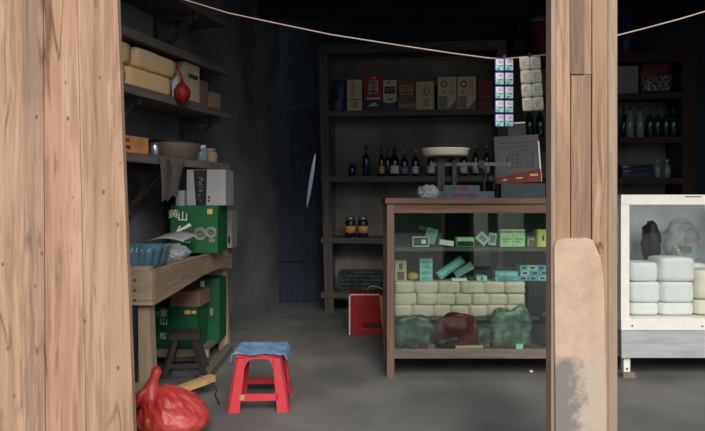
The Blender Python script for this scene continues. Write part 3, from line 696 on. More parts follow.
for i in range(4): mb.prism([(-w_*.4,h_*(i+.15)/4),(w_*.4,h_*(i+.15)/4),(w_*.42,h_*(i+.55)/4),(0,h_*(i+.85)/4),(-w_*.42,h_*(i+.55)/4)], fy-.001, fy+.001)
link('lettering', mb, 'cyan', o)
# slanted cyan carton
o = empty('packet', 'long turquoise packet leaning diagonally on the tissue packs', 'packet', P(450,275,4.06)*1.0); o.location.y = 4.08
dz = zz(270.5,4.06)-ZP; L_ = .195; o.location = (P(451,0,4.06).x, 4.09, ZP+.002)
A_ = math.radians(-36); mb = MB(); mb.box((0,0,.083), (L_,.05,.055), Ry(A_)); link('body', mb, 'cyan', o, bevel=.003)
mb = MB(); mb.box((0,-.0262,.083), (L_*.85,.0016,.022), Ry(A_)); link('lettering', mb, 'mint', o)
mb = MB(); mb.box((0,0,.0), (.135,.05,.05), Ry(math.radians(-30))); o = link('packet', mb, 'mint', bevel=.003, loc=(P(459,0,4.2).x,4.19,ZP+.14)); tag(o, 'grey mint packet propped behind the diagonal turquoise one', 'packet')
o.location.z = ZP+.058; o.location.x = P(463,0,4.2).x
cbox('packet', 'small flat white packet beneath the diagonal turquoise one', 452, 467, 278.5, ZP, 'tissue', 'packet', dp=.04, Y=4.02)
o,w_,h_,fy = cbox('packet', 'small white packet with dark dot on the middle of the tissue packs', 477, 487, 276, ZP, 'mint', 'packet')
mb = MB(); mb.box((0,fy,h_*.5),(.01,.0016,.02)); link('lettering', mb, 'ink', o)
cbox('packet', 'dark green flat packet between turquoise and small white packets', 464, 476, 276.5, ZP, 'sackt', 'packet', Y=4.1)
o,w_,h_,fy = cbox('packet', 'blue striped flat packet, lower of the pair on tissue packs', 495, 519, 277, ZP, 'cyan2', 'packet'); stripes(o,w_,h_,fy,2,'navy')
o,w_,h2,fy = cbox('packet', 'turquoise flat packet, upper of the pair on tissue packs', 495.5, 518, 271.5, ZP+h_+.001, 'cyan', 'packet'); stripes(o,w_,h2,fy,1,'mint')
k = 0
for r in range(3):
    for c_ in range(3):
        x0 = 519.5+c_*9.2+(1.5 if r == 1 else 0); base = ZP+r*.034
        a, b = P(x0,0,4.05).x, P(x0+8.8,0,4.05).x
        mb = MB(); mb.box((0,0,.016),(b-a,.09,.0325)); o = link('packet', mb, ['cyan2','cyan','mint'][(r*2+c_)%3], bevel=.002, loc=((a+b)/2,4.1,base), rz=random.uniform(-.08,.08))
        tag(o, 'small blue packet in the %s layer of the pile by the post, %s from left' % (['bottom','middle','top'][r], ord_[c_]), 'packet', 'small blue packets piled by the post')
        mb = MB(); mb.box((0,-.046,.017),(.03,.002,.012)); link('lettering', mb, 'navy', o)
# --- top shelf of the counter
YS = 3.99
o,w_,h_,fy = cbox('packet', 'dark green packet in a white outline on the top counter shelf', 412.5, 429, 236.5, Z1, 'deep_green', 'packet', Y=YS)
mb = MB()
for z in (.004, h_-.004): mb.box((0,fy,z),(w_,.002,.006))
for x in (-w_/2+.003, w_/2-.003): mb.box((x,fy,h_/2),(.006,.002,h_))
mb.box((w_*.18,fy,h_*.5),(.03,.002,.026)); link('outline', mb, 'white_ink', o)
mb = MB(); mb.box((0,0,.05),(.075,.008,.1),Ry(.3)); o = link('paper_card', mb, 'mint', bevel=.001, loc=(P(431,0,4.1).x,4.1,Z1+.016)); tag(o, 'creased mint paper card leaning behind the dark green packet', 'card')
mb = MB(); mb.box((0,0,.05),(.07,.008,.025),Ry(.35)); o = link('paper_card', mb, 'grey', bevel=.001, loc=(P(423.5,0,4.14).x,4.13,Z1+.068)); tag(o, 'folded grey paper strip sticking up behind the dark green packet', 'card')
o.location.z = Z1+.062
mb = MB(); mb.box((0,0,.024),(.092,.06,.032),Ry(.14)); o = link('packet', mb, 'tissue', bevel=.003, loc=(P(447,0,YS).x,YS+.04,Z1+.002)); tag(o, 'tilted plain white packet on the top counter shelf', 'packet')
o,w_,h_,fy = cbox('packet', 'pale flat packet with green lower half in mid top counter shelf', 457, 474, 237.5, Z1, 'pgreen', 'packet', Y=YS)
mb = MB(); mb.box((0,fy,h_*.32),(w_*.94,.0016,h_*.55)); link('lettering', mb, 'deep_green', o)
mb = MB(); mb.box((0,0,.052),(.075,.02,.062),Ry(.75)); o = link('packet', mb, 'mint', bevel=.002, loc=(P(483.5,0,YS).x,YS+.03,Z1)); tag(o, 'mint packet balanced on its corner on the top counter shelf', 'packet')
o.location.z = Z1+.002
mb = MB(); mb.box((0,-.0108,.052),(.05,.0016,.03),Ry(.75)); link('lettering', mb, 'grey', o)
mb = MB(); mb.box((0,0,.043),(.05,.03,.078),Ry(.12)); o = link('packet', mb, 'mint', bevel=.002, loc=(P(493.5,0,YS).x,YS+.04,Z1+.007)); tag(o, 'mint packet leaning against the two pale green packets', 'packet')
mb = MB(); mb.box((0,-.0158,.043),(.035,.0016,.05),Ry(.12)); link('lettering', mb, 'grey', o)
for x0, x1, lab in ((500.5,512.8,'left one of two pale green packets side by side on the top counter shelf'),(513.2,525,'right one of two pale green packets side by side on the top counter shelf')):
    o,w_,h_,fy = cbox('packet', lab, x0, x1, 229.5, Z1, 'pgreen', 'packet', Y=YS); o['group'] = 'pale green packets on the top counter shelf'
    mb = MB(); mb.box((0,fy,h_*.86),(w_*.95,.0016,h_*.06)); mb.box((0,fy,h_*.45),(w_*.7,.0016,h_*.05)); mb.box((-w_*.1,fy,h_*.3),(w_*.4,.0016,h_*.05)); link('lettering', mb, 'green', o)
o,w_,h_,fy = cbox('packet', 'brown packet with pale bracket mark on the top counter shelf', 527, 535.5, 236.5, Z1, 'brown', 'packet', Y=YS)
mb = MB(); mb.box((-.02,fy,h_*.4),(.006,.0016,h_*.6)); mb.box((0,fy,h_*.75),(.04,.0016,.007)); link('lettering', mb, 'cream', o)
o,w_,h_,fy = cbox('packet', 'pale yellow packet with dark mark on the top counter shelf by the post', 537, 547, 229.5, Z1, 'pyellow', 'packet', Y=YS)
mb = MB(); mb.box((.008,fy,h_*.5),(.012,.0016,h_*.3)); mb.box((-.026,fy,h_*.5),(.004,.0016,h_*.9)); link('lettering', mb, 'deep_green', o)
# --- bottom of the counter: sacks and packets
ZQ = .166
def sack(label, x0, x1, ytop, m, Y=3.93, seed=1, dep=.045, name='plastic_sack', cat='sack'):
    a, b = P(x0,0,Y).x, P(x1,0,Y).x; h = zz(ytop, Y)-ZQ
    mb = MB(); mb.soft((0,0,h/2), (b-a, dep*2, h), .28, .22, seed=seed, cuts=9)
    for v in mb.bm.verts: v.co.z += .03*mn.noise(Vector((v.co.x*9, v.co.z*9, seed)))*(v.co.z > h*.4); v.co.y += .02*mn.noise(Vector((v.co.x*14, v.co.z*14, seed+3))); v.co.z = max(v.co.z, .001)
    o = link(name, mb, m, loc=((a+b)/2, Y, ZQ), fix=False); return tag(o, label, cat)
sack('grey green plastic sack at the left end of the counter bottom', 396, 433, 316, 'sackt', seed=2, dep=.034, Y=3.915)
sack('dull red packet between the green sacks at the counter bottom', 437, 475, 313, 'redpack', Y=3.91, seed=4, dep=.03, name='packet', cat='packet')
sack('large grey green plastic sack filling the right of the counter bottom', 491, 531, 309, 'sackg', seed=5, dep=.026, Y=3.93)
sack('low dark teal sack between the dull red packet and the large grey green sack', 477, 490, 328, 'sackt', Y=3.93, seed=8, dep=.025)
mb = MB(); mb.bar((P(438,0,3.9).x,3.874,ZQ+.045),(P(456,0,3.9).x,3.876,ZQ+.07),.02,.014); o = link('stick_packet', mb, 'sackg', bevel=.003); tag(o, 'slim green packet lying slantwise at the counter bottom', 'packet')
mb = MB(); mb.bar((P(455,0,3.9).x,3.875,ZQ+.016),(P(482,0,3.9).x,3.88,ZQ+.018),.02,.016); o = link('stick_packet', mb, 'cream', bevel=.003); tag(o, 'slim cream packet lying flat at the counter bottom', 'packet')
for x0, m, lab in ((423,'redpack','small reddish packet at the counter bottom left of the slim cream one'),(431,'pinkish','small pinkish packet at the counter bottom beside the reddish one'),(519,'mint','small pale packet in front of the large grey green sack')):
    mb = MB(); mb.box((0,0,.016),(.045,.02,.032)); o = link('packet', mb, m, bevel=.003, loc=(P(x0,0,3.87).x,3.87,ZQ+.003), rz=.1); tag(o, lab, 'packet')
sack('dark sack in the corner of the counter bottom by the post', 542, 566, 312, 'blackish', Y=3.95, seed=11, dep=.03)

# --- on the counter
YSc = 4.12
o = empty('beam_scale', 'old counter beam scale with a white pan on the display counter', 'scale', (P(446,0,YSc).x, YSc, ZK))
q = YSc/F; fx = lambda px: (px-446)*q; fz_ = lambda py: zz(py, YSc)-ZK
mb = MB(); mb.bb(fx(430), fx(492), -.07,.07, .0,.045); mb.bb(fx(442), fx(478), -.055,.055,.045,.085); link('base', mb, 'scale_blue', o, bevel=.012)
mb = MB(); mb.box((fx(460),-.0565,.065),(.09,.003,.022)); mb.box((fx(462),-.0715,.022),(.14,.003,.012)); link('name_plate', mb, 'redpack', o)
mb = MB(); mb.bb(fx(437),fx(444),-.03,.03,.04,fz_(158)); mb.bb(fx(452),fx(456),-.02,.02,.08,fz_(160)); link('column', mb, 'dark_iron', o, bevel=.004)
mb = MB(); mb.lathe([(.0,0),(.022,0),(.03,.012),(.0,.02)], (fx(445), 0, fz_(159))); mb.bar((fx(430),0,fz_(157.5)),(fx(462),0,fz_(157.5)),.02,.01); link('pan_support', mb, 'dark_iron', o)
mb = MB(); mb.lathe([(0,0),(.125,.0),(.145,.008),(.156,.046),(.161,.05),(.152,.05),(.14,.014),(.12,.007),(0,.006)], (fx(445.5),0,fz_(156.3)), 36, sy=.8); link('pan', mb, 'enamel', o, fix=False)
mb = MB(); mb.bb(fx(430),fx(511),-.008,.008,fz_(166),fz_(162.5)); 
for i in range(12): mb.bb(fx(456+i*4),fx(456+i*4)+.003,-.010,-.007,fz_(165.5),fz_(163.2))
link('beam', mb, 'steel_dull', o)
mb = MB(); mb.bb(fx(478),fx(484),-.02,.02,fz_(168),fz_(160.5)); link('poise', mb, 'dark_iron', o, bevel=.004)
mb = MB(); mb.tube([(fx(x),0,fz_(y)) for x, y in ((487,160),(486,172),(484,182),(484,190),(486,195),(491,195),(494,189),(495,178),(495,166))], .007); link('beam_guide', mb, 'dark_iron', o)
mb = MB(); mb.tube([(fx(507),0,fz_(166)),(fx(507),0,fz_(158)),(fx(508.5),0,fz_(156))], .004); mb.lathe([(.014,0),(.02,.005),(.02,.03),(.012,.036)], (fx(490),0,fz_(182)), 14); link('counterweight', mb, 'dark_iron', o)
mb = MB(); mb.blob((0,0,.035),(.065,.06,.045), .4, 3, 6, 4, flat=.001, ridge=.35)
tag(link('plastic_bag', mb, 'clear', loc=(P(428,0,4.0).x, 3.98, ZK+.001)), 'crumpled clear plastic bag on the counter left of the scale', 'bag')
YK = 4.27
bx = carton('carton', 'low dark teal carton on the counter beneath the grey calendar', 'box', (P(522,0,YK).x, YK+.02, ZK), (.3,.1,.1), 'teal_box')
zc = ZK+.101; hc = zz(136, YK)-zc; wc = 45*YK/F
o = empty('calendar', 'grey calendar with red foot standing tilted behind the scale', 'calendar', (P(519.5,0,YK).x, YK+.02, zc+.006)); o.rotation_euler.y = -.055; o.rotation_euler.x = -.04
mb = MB(); mb.bb(-wc/2, wc/2, -.008, .008, .0, hc); link('sheet', mb, 'cal_grey', o, bevel=.002)
mb = MB(); mb.prism([(-wc/2,0),(wc/2,0),(wc/2,hc*.27),(-.02,hc*.2),(-wc/2,hc*.12)], -.0095, -.0075); link('red_foot', mb, 'cal_red', o)
mb = MB(); mb.bb(wc/2-.006, wc/2+.003, -.009,.009, .0, hc*.86); link('edge', mb, 'white', o)
mb = MB(); mb.bb(-.055,.07,-.006,.006, hc-.02, hc+.085); link('header_tab', mb, 'dark_iron', o)
mb = MB(); mb.bb(-.01,.07,-.008,.004, hc+.083, hc+.092); link('clip', mb, 'white', o)
for r in range(5):
    text(o, ['1 2 3 4 5 6 7','8 9 10 11 12 13','14 15 16 17 18','19 20 21 22 23','24 25 26 27 28'][r], .027, (.03,-.0085,hc*(.68-.085*r)), 'ink')
mb = MB(); mb.box((0,-.0085,hc*.76),(wc*.8,.0012,.003)); mb.box((0,-.0085,hc*.85),(wc*.8,.0012,.003)); link('rule', mb, 'ink', o)
mb = MB(); mb.box((.005,-.0105,hc*.10),(.045,.002,.010)); link('logo', mb, 'gold', o); mb = MB(); mb.box((.105,-.0105,hc*.15),(.055,.002,.014)); link('logo', mb, 'gold', o); mb = MB(); mb.prism([(-.12,hc*.06),(-.08,hc*.06),(-.09,hc*.10)],-.0105,-.009); link('logo', mb, 'gold', o)

# ------------------------------------------------------------------ back shelves
def shelf_unit(label, xl, xr, ztop, levels, mx, mz, lean=0, dep=.38, pw=.10, xlb=None, mid=()):
    x0, y0 = SP(xl); x1, y1 = SP(xr); wdt = math.hypot(x1-x0, y1-y0)
    t = empty('display_shelf', label, 'shelf', (x0, y0, 0), SH_RZ)
    mb = MB(); mb.hexa([(lean,0,0),(lean+pw,0,0),(lean+pw,.06,0),(lean,.06,0),(0,0,ztop-.03),(pw,0,ztop-.03),(pw,.06,ztop-.03),(0,.06,ztop-.03)]); link('post', mb, mz, t, bevel=.004)
    mb = MB(); mb.bb(wdt-pw, wdt, 0,.06,0,ztop-.03); link('post', mb, mz, t, bevel=.004)
    for x in (lean*.5, wdt-pw):
        mb = MB(); mb.bb(x, x+pw, dep-.06, dep, 0, ztop-.03); link('post', mb, mz, t, bevel=.004)
    mb = MB(); mb.bb(.0, wdt+.0, -.012, dep, ztop-.05, ztop); mb.bb(0, wdt, -.004,.03, ztop-.085, ztop-.05); link('top_board', mb, mx, t, bevel=.004)
    for z in levels:
        mb = MB(); mb.bb(.03, wdt-.03, .004, dep-.005, z-.028, z); mb.bb(.03, wdt-.03, -.006,.003, z-.055, z); link('shelf_board', mb, mx, t, bevel=.003)
    mb = MB(); mb.bb(lean, wdt, dep, dep+.012, .05, ztop-.05); link('back_panel', mb, 'unit_back', t)
    return t
U1, U2, U3, U0 = 1.966, 1.331, .735, .2
shelf_unit('tall dark wooden shelf unit on the back wall holding the liquor boxes', 318, 506.5, 2.61, (U0,U3,U1,U2), 'dark_x', 'dark_z', lean=.07, pw=.085)
V1, V2, V3 = 2.088, 1.682, 1.303
shelf_unit('dark reddish wooden shelf unit on the back wall right of the thick post', 509.5, 697, 2.467, (.3,.8,V3,V2,V1), 'red_x', 'red_z', pw=.13)
def sback(x0, x1, base, ytop, back=.03, dp=.1):
    xa, Ya = SP(x0, back); xb, Yb = SP(x1, back); w = math.hypot(xb-xa, Yb-Ya); h = zz(ytop, (Ya+Yb)/2)-base
    n = Rz(SH_RZ) @ Vector((0, dp/2, 0)); return Vector(((xa+xb)/2+n.x, (Ya+Yb)/2+n.y, base+.003)), w, h
GL = 'liquor boxes on the top back shelf'
def lbox(label, x0, x1, ytop, m, base=U1, dp=.1):
    loc, w, h = sback(x0, x1, base, ytop, dp=dp)
    mb = MB(); mb.box((0,0,h/2),(w,dp,h)); o = link('liquor_box', mb, m, bevel=.004, loc=loc, rz=SH_RZ); tag(o, label, 'box', GL); return o, w, h, -dp/2-.0008
# blue tin
loc, w, h = sback(332.5, 346, U1, 80.5, dp=.13); o = empty('liquor_tin', 'round blue tin with pale picture at the left end of the top back shelf', 'tin', loc, SH_RZ)
mb = MB(); mb.lathe([(w/2-.004,0),(w/2,.004),(w/2,h-.02),(w/2-.006,h)],seg=28); link('body', mb, 'blue', o)
mb = MB()
mb.sheet(lambda u, v: Vector(((w/2+.0015)*math.sin(-1+1.3*u), -(w/2+.0015)*math.cos(-1+1.3*u), .01+h*.3*v)), 8, 2); link('picture', mb, 'pinkish', o, fix=False)
o,w,h,fy = lbox('cream liquor box with column of dark seals, second from left on top back shelf', 347, 362, 80, 'cream2')
mb = MB(); mb.box((0,fy,h*.36),(w,.002,.006)); link('seam', mb, 'ink', o)
text(o, '古井贡', .05, (-.012,fy,h*.68), 'brown', vertical=True); text(o, '酒', .06, (.005,fy,h*.17), 'ink'); text(o, '印', .022, (.04,fy,h*.78), 'red_ink')
o,w,h,fy = lbox('red liquor box with square black and white nameplate on the top back shelf', 364, 382, 75.5, 'red')
mb = MB(); mb.box((0,fy,h*.175),(w*.98,.0022,h*.35)); link('lower_sleeve', mb, 'navy', o)
mb = MB(); mb.box((.004,fy,h*.66),(w*.5,.002,h*.36)); link('nameplate', mb, 'white_ink', o)
mb = MB(); mb.box((.004,fy-.001,h*.66),(w*.44,.002,h*.32)); link('nameplate_field', mb, 'navy', o)
text(o, '迎驾\n贡酒', .042, (.004,fy-.0022,h*.66), 'white_ink'); text(o, '洞藏', .026, (.004,fy-.0002,h*.92), 'white_ink')
mb = MB(); mb.box((.004,fy-.0015,h*.34),(w*.75,.002,h*.06)); mb.prism([(-w*.3,h*.12),(w*.3,h*.12),(w*.1,h*.24),(-w*.1,h*.2)],fy-.0025,fy); link('band', mb, 'cream2', o)
o,w,h,fy = lbox('navy liquor box with a cream shield panel on the top back shelf', 382.7, 397, 80, 'navy')
mb = MB(); mb.prism([(-w*.47,h*.3),(-w*.2,h*.24),(w*.2,h*.24),(w*.47,h*.3),(w*.47,h*.99),(-w*.47,h*.99)], fy-.001, fy+.001); link('shield', mb, 'cream2', o)
mb = MB(); mb.box((0,fy-.0015,h*.66),(w*.75,.002,h*.24)); mb.box((0,fy-.0015,h*.36),(w*.4,.002,h*.04)); mb.box((-.01,fy-.0015,h*.9),(.02,.002,.02)); link('label_panel', mb, 'navy', o)
text(o, '皖酒', .04, (0,fy-.003,h*.66), 'grey')
o,w,h,fy = lbox('brown liquor box with a pale framed nameplate on the top back shelf', 398, 415, 80, 'brown')
mb = MB()
for z in (h*.52, h*.8): mb.box((0,fy,z),(w*.66,.002,.008))
for x in (-w*.33, w*.33): mb.box((x,fy,h*.66),(.008,.002,h*.3))
link('frame_print', mb, 'cream', o); text(o, '老酒', .05, (0,fy,h*.66), 'cream')
mb = MB(); mb.box((0,fy,h*.15),(w*.98,.002,h*.12)); link('band', mb, 'grey', o)
o,w,h,fy = lbox('plain cream liquor box with large black brushwork on the top back shelf', 416, 434, 82, 'cream')
text(o, '心', .11, (.012,fy,h*.66), 'ink', width=.8); text(o, '双', .075, (.014,fy,h*.24), 'brown', width=.9); text(o, '酒', .03, (-.055,fy,h*.85), 'ink', vertical=True)
for x0, x1, lab in ((438,456.3,'left one of two cream liquor boxes with a red ring emblem'),(457.3,476,'right one of two cream liquor boxes with a red ring emblem')):
    o,w,h,fy = lbox(lab, x0, x1, 77, 'cream2')
    mb = MB(); mb.tube([(-w*.17+.026*math.cos(i*math.pi/10), fy, h*.77+.026*math.sin(i*math.pi/10)) for i in range(21)], .007, 6); link('ring_emblem', mb, 'red_ink', o)
    text(o, '种子酒', .052, (w*.27,fy,h*.67), 'grey', vertical=True); text(o, '金', .025, (-w*.2,fy,h*.53), 'ink')
    mb = MB(); mb.box((-w*.22,fy,h*.21),(w*.45,.002,h*.38)); link('grey_print', mb, 'grey', o)
    mb = MB(); mb.prism([(0,0.006),(w*.49,.006),(w*.49,h*.3),(w*.2,h*.1)],fy-.001,fy+.001); link('swoosh', mb, 'pinkish', o)
o,w,h,fy = lbox('dark red liquor box at the right end of the row on the top back shelf', 478, 492.5, 80, 'maroon')
text(o, '福', .05, (0,fy,h*.66), 'pinkish'); mb = MB(); mb.box((0,fy,h*.42),(w*.6,.002,h*.05)); mb.tube([(w*.28*math.cos(i*math.pi/8), fy, h*.2+w*.2*math.sin(i*math.pi/8)) for i in range(17)], .005,6); link('lettering', mb, 'pinkish', o)

# bottles
def bottle(label, px, base, ytop, rpx, glass, lab=None, labspan=(.15,.45), cap='grey', back=.1, group=None, shape='wine', neck=.32, name='bottle'):
    x, Y = SP(px, back); h = zz(ytop, Y)-base; r = rpx*Y/F
    o = empty(name, label, 'bottle', (x, Y, base+.003), 0, group)
    mb = MB(); mb.lathe([(r*.85,0),(r,.006),(r,h*(.58)),(r*.8,h*.66),(r*neck,h*.76),(r*neck,h*.9),(r*neck*1.15,h*.91),(r*neck*1.15,h*.93)], seg=20); link('body', mb, glass, o)
    mb = MB(); mb.lathe([(r*neck*1.2,h*.89),(r*neck*1.2,h*.99),(r*neck*.9,h)], seg=14); link('cap', mb, cap, o)
    if lab: mb = MB(); mb.lathe([(r*1.012,h*labspan[0]),(r*1.012,h*labspan[1])], seg=20); link('label', mb, lab, o)
    return o
def jar(label, px, base, ytop, rpx, glass, lid='tin', back=.1, lab=None, group=None):
    x, Y = SP(px, back); h = zz(ytop, Y)-base; r = rpx*Y/F
    o = empty('jar', label, 'jar', (x, Y, base+.003), 0, group)
    mb = MB(); mb.lathe([(r*.9,0),(r,.008),(r,h*.72),(r*.82,h*.84)], seg=20); link('body', mb, glass, o)
    mb = MB(); mb.lathe([(r*.88,h*.82),(r*.88,h),(0,h+.001)], seg=18); link('lid', mb, lid, o)
    if lab: mb = MB(); mb.lathe([(r*1.012,h*.2),(r*1.012,h*.55)], seg=20); link('label', mb, lab, o)
    return o
GBT = 'bottles on the middle back shelf'
jar('squat deep blue jar at the left end of the middle back shelf', 352, U2, 164.5, 3.6, 'glass_bl', 'glass_bl', group=GBT)
bl = [('tall deep blue bottle next to the squat blue jar', 366, 146.5, 3.4, 'glass_bl', None),
 ('slim dark bottle with a gold label on the middle back shelf', 381.5, 148.5, 3.0, 'glass_bk', 'label_gold'),
 ('dark unlabelled bottle directly right of the gold labelled one', 387.5, 150, 2.6, 'glass_bk', None),
 ('dark bottle with a wide white label on the middle back shelf', 394.5, 148, 4.6, 'glass_bk', 'label_w'),
 ('bluish bottle with banded label, third left of the white scale pan', 404.3, 151, 3.8, 'glass_bl', 'grey'),
 ('dark bottle with narrow pale label, left of the white scale pan', 415.3, 150, 3.6, 'glass_dk', 'label_w'),
 ('white labelled bottle under the left edge of the scale pan', 431, 149, 3.8, 'glass_bk', 'label_w'),
 ('white labelled bottle behind the scale column', 440, 149, 3.9, 'glass_bk', 'label_w'),
 ('dark bottle behind the scale under the pan centre', 452, 149, 3.6, 'glass_dk', None),
 ('white labelled bottle under the right edge of the scale pan', 463.5, 149, 3.9, 'glass_bk', 'label_w'),
 ('slim dark bottle with pale neck just right of the scale pan', 475.5, 145.5, 3.2, 'glass_dk', 'label_w'),
 ('slim dark bottle with pale neck beside the grey calendar', 486.5, 145.5, 3.2, 'glass_dk', 'label_w')]
for lab, px, yt, r, g, lb in bl:
    bottle(lab, px, U2, yt, r, g, lb, group=GBT, labspan=(.08,.36), cap='tin' if px > 400 else 'glass_bk', back=.07)
for px, lab in ((350.5,'left one of two lidded jars on the lower back shelf'),(363,'right one of two lidded jars on the lower back shelf')):
    jar(lab, px, U3, 217, 5.2, 'glass_dk', 'tin', lab='label_gold', group='lidded jars on the lower back shelf', back=.08)
loc, w, h = sback(338, 386, U0, 272, dp=.22); o = tag(link('crate', MB().box((0,0,h/2),(w,.22,h)), 'sackt', bevel=.005, loc=loc, rz=SH_RZ), 'dark teal crate on the bottom back shelf behind the red carton', 'crate')
mb = MB()
for i in range(5): mb.box((0,-.112,h*(i+.5)/5),(w*.9,.004,.012))
link('slats', mb, 'blackish', o)
# right unit
GG = 'green bottles on the right back shelf'
for i, (px, lab) in enumerate(((529.5,'dark green bottle under the cream sachets, left one of two'),(540,'dark green bottle under the cream sachets, right one beside the post'),
   (624,'green bottle on the right back shelf hard against the post'),(630,'clear green bottle, second from the post on right back shelf'),(640,'clear bottle, third from the post on right back shelf'),(650,'green bottle, fourth from the post on right back shelf'),
   (657.5,'green bottle, fifth from the post on right back shelf'),(666,'green bottle, sixth from the post on right back shelf'),(673.5,'green bottle at the far end of the right back shelf'))):
    bottle(lab, px, V2, 107.5 if i > 1 else 106, 3.8 if i > 1 else 4.2, 'glass_cl' if i in (3,4) else 'glass_gn', None, group=GG, back=.1 if i != 2 else .2, cap='glass_gn', neck=.36)
o = empty('snack_bag', 'red and grey printed bag on the top right back shelf', 'bag', sback(640,673,V1,62)[0], SH_RZ)
loc, w, h = sback(640, 673, V1, 62, dp=.14)
mb = MB(); mb.soft((0,0,h*.5),(w,.13,h),.18,.05,3,7)
for v in mb.bm.verts: v.co.x *= 1-.12*max(0, v.co.z/h-.5)*2
for v in mb.bm.verts: v.co.z = max(v.co.z, .001)
link('bag', mb, 'redpack', o)
mb = MB(); mb.soft((0,-.012,h*.3),(w*.9,.13,h*.5),.12,.08,3,6); link('lower_print', mb, mat('mottled grey print', (60,58,60), .6, .5, 60, c2=(190,186,180), lo=.5, hi=.62), o)
o,w,h = None,None,None
loc, w, h = sback(618, 639, V1, 66, dp=.05); tag(link('paper_sheet', MB().box((0,0,h/2),(w,.02,h)), 'grey', loc=loc, rz=SH_RZ), 'grey paper sheet standing left of the red snack bag', 'paper')
loc, w, h = sback(622, 653, V3, 165, dp=.16); o = tag(link('crate', MB().box((0,0,h/2),(w,.16,h)), 'navy', bevel=.006, loc=loc, rz=SH_RZ), 'low dark blue crate on the lower right back shelf', 'crate')
mb = MB(); mb.box((0,-.082,h*.5),(w*.9,.004,.012)); mb.box((0,-.082,h*.85),(w*.98,.004,.014)); link('rim', mb, 'glass_bl', o)
for px, lab in ((657.5,'left one of two small clear bottles beside the dark blue crate'),(667,'right one of two small clear bottles beside the dark blue crate')):
    bottle(lab, px, V3, 160, 3.6, 'glass_cl', None, group='small clear bottles on the lower right back shelf', cap='label_w', back=.08)
# on top of the right unit
ZU = 2.469
x, Y = SP(626, .2); o = empty('water_jug', 'dim blue plastic jug on top of the reddish shelf unit', 'jug', (x, Y, ZU)); r = 8.5*Y/F
mb = MB(); mb.lathe([(r*.8,0),(r*.95,.02),(r*.8,.08),(r*.95,.12),(r,.16),(r,.36),(r*.85,.42),(r*.4,.48),(r*.4,.53)],seg=24); link('body', mb, 'blue', o)
mb = MB(); mb.lathe([(r*.44,.52),(r*.44,.57),(0,.575)]); link('cap', mb, 'grey', o)
x, Y = SP(541, .2); o = empty('canister', 'dark red canister on top of the reddish shelf unit beside the post', 'canister', (x, Y, ZU)); r = 10.5*Y/F
mb = MB(); mb.lathe([(r*.96,0),(r,.01),(r,.31),(r*.96,.325)],seg=28); link('body', mb, 'maroon', o)
mb = MB(); mb.lathe([(r*1.02,.3),(r*1.02,.335),(0,.34)],seg=28); link('lid', mb, 'maroon', o)
mb = MB(); zc0 = ZU+.345
for i in range(5): mb.tube([(x+(.085)*math.cos(j*math.pi/12), Y+.085*math.sin(j*math.pi/12), zc0+.02+i*.036) for j in range(25)], .018, 8)
tag(link('hose_coil', mb, 'grey'), 'coil of grey hose lying on the dark red canister', 'hose')
x, Y = SP(519, .15); o = empty('sack', 'dark grey tied sack on top of the reddish shelf unit', 'sack', (x, Y, ZU))
mb = MB(); mb.blob((0,0,.13),(.095,.09,.14),.12,2.4,6,4,flat=.001); link('body', mb, 'dark_iron', o)
mb = MB(); mb.tube([(0,0,.22),(-.005,0,.28),(.0,0,.31)],[.06,.03,.045],12); link('neck', mb, 'dark_iron', o)
mb = MB(); mb.lathe([(.012,0),(.013,.006),(.011,.012)], seg=14); tag(link('white_bottlecap', mb, 'white', loc=P(531,372,3.96)*1.0), 'tiny white pebble on the floor under the glass counter', 'bottlecap')  # small white bottle cap lying loose on the floor
bpy.data.objects['white_bottlecap'].location.z = .001
# red carton behind the counter
YR = 5.05
a, b = P(349,0,YR).x, P(400,0,YR).x; h = zz(294, YR)
o = carton('carton', 'red carton with white edge and barcode on the floor behind the counter', 'box', ((a+b)/2, YR+.11, 0), (b-a,.22,h), 'red', .0)
rp = lambda px, py: ((px-374.5)*YR/F, zz(py, YR)); fy = -.1108
mb = MB(); mb.box((rp(349.6,0)[0],fy,h/2),(.012,.002,h)); mb.box((0,fy,h-.005),(b-a,.002,.01)); link('white_edge', mb, 'white_ink', o)
mb = MB(); mb.prism([rp(379,294), rp(400,294), rp(400,334), rp(383,334)], fy-.001, fy+.001); link('yellow_stripe', mb, 'gold', o)
mb = MB()
for i in range(9): q_ = rp(363.5+i*2.2, 325.5); mb.box((q_[0],fy-.001,q_[1]),(.011,.002,.045))
link('barcode', mb, 'ink', o)
mb = MB(); q_ = rp(372.5,328.8); mb.box((q_[0],fy-.001,q_[1]),(.18,.002,.006)); link('base_line', mb, 'pinkish', o); mb = MB(); q_ = rp(357,302); mb.box((q_[0],fy,q_[1]),(.02,.002,.012)); link('logo', mb, 'pinkish', o); mb = MB(); q_ = rp(377,302); mb.box((q_[0],fy,q_[1]),(.02,.002,.012)); link('lettering', mb, 'pinkish', o)
mb = MB(); mb.tube([(-.06,0,h-.002),(-.05,0,h+.03),(-.03,0,h+.05),(.03,0,h+.045),(.1,0,h+.01),(.11,0,h-.002)], .004); link('handle', mb, 'label_w', o)

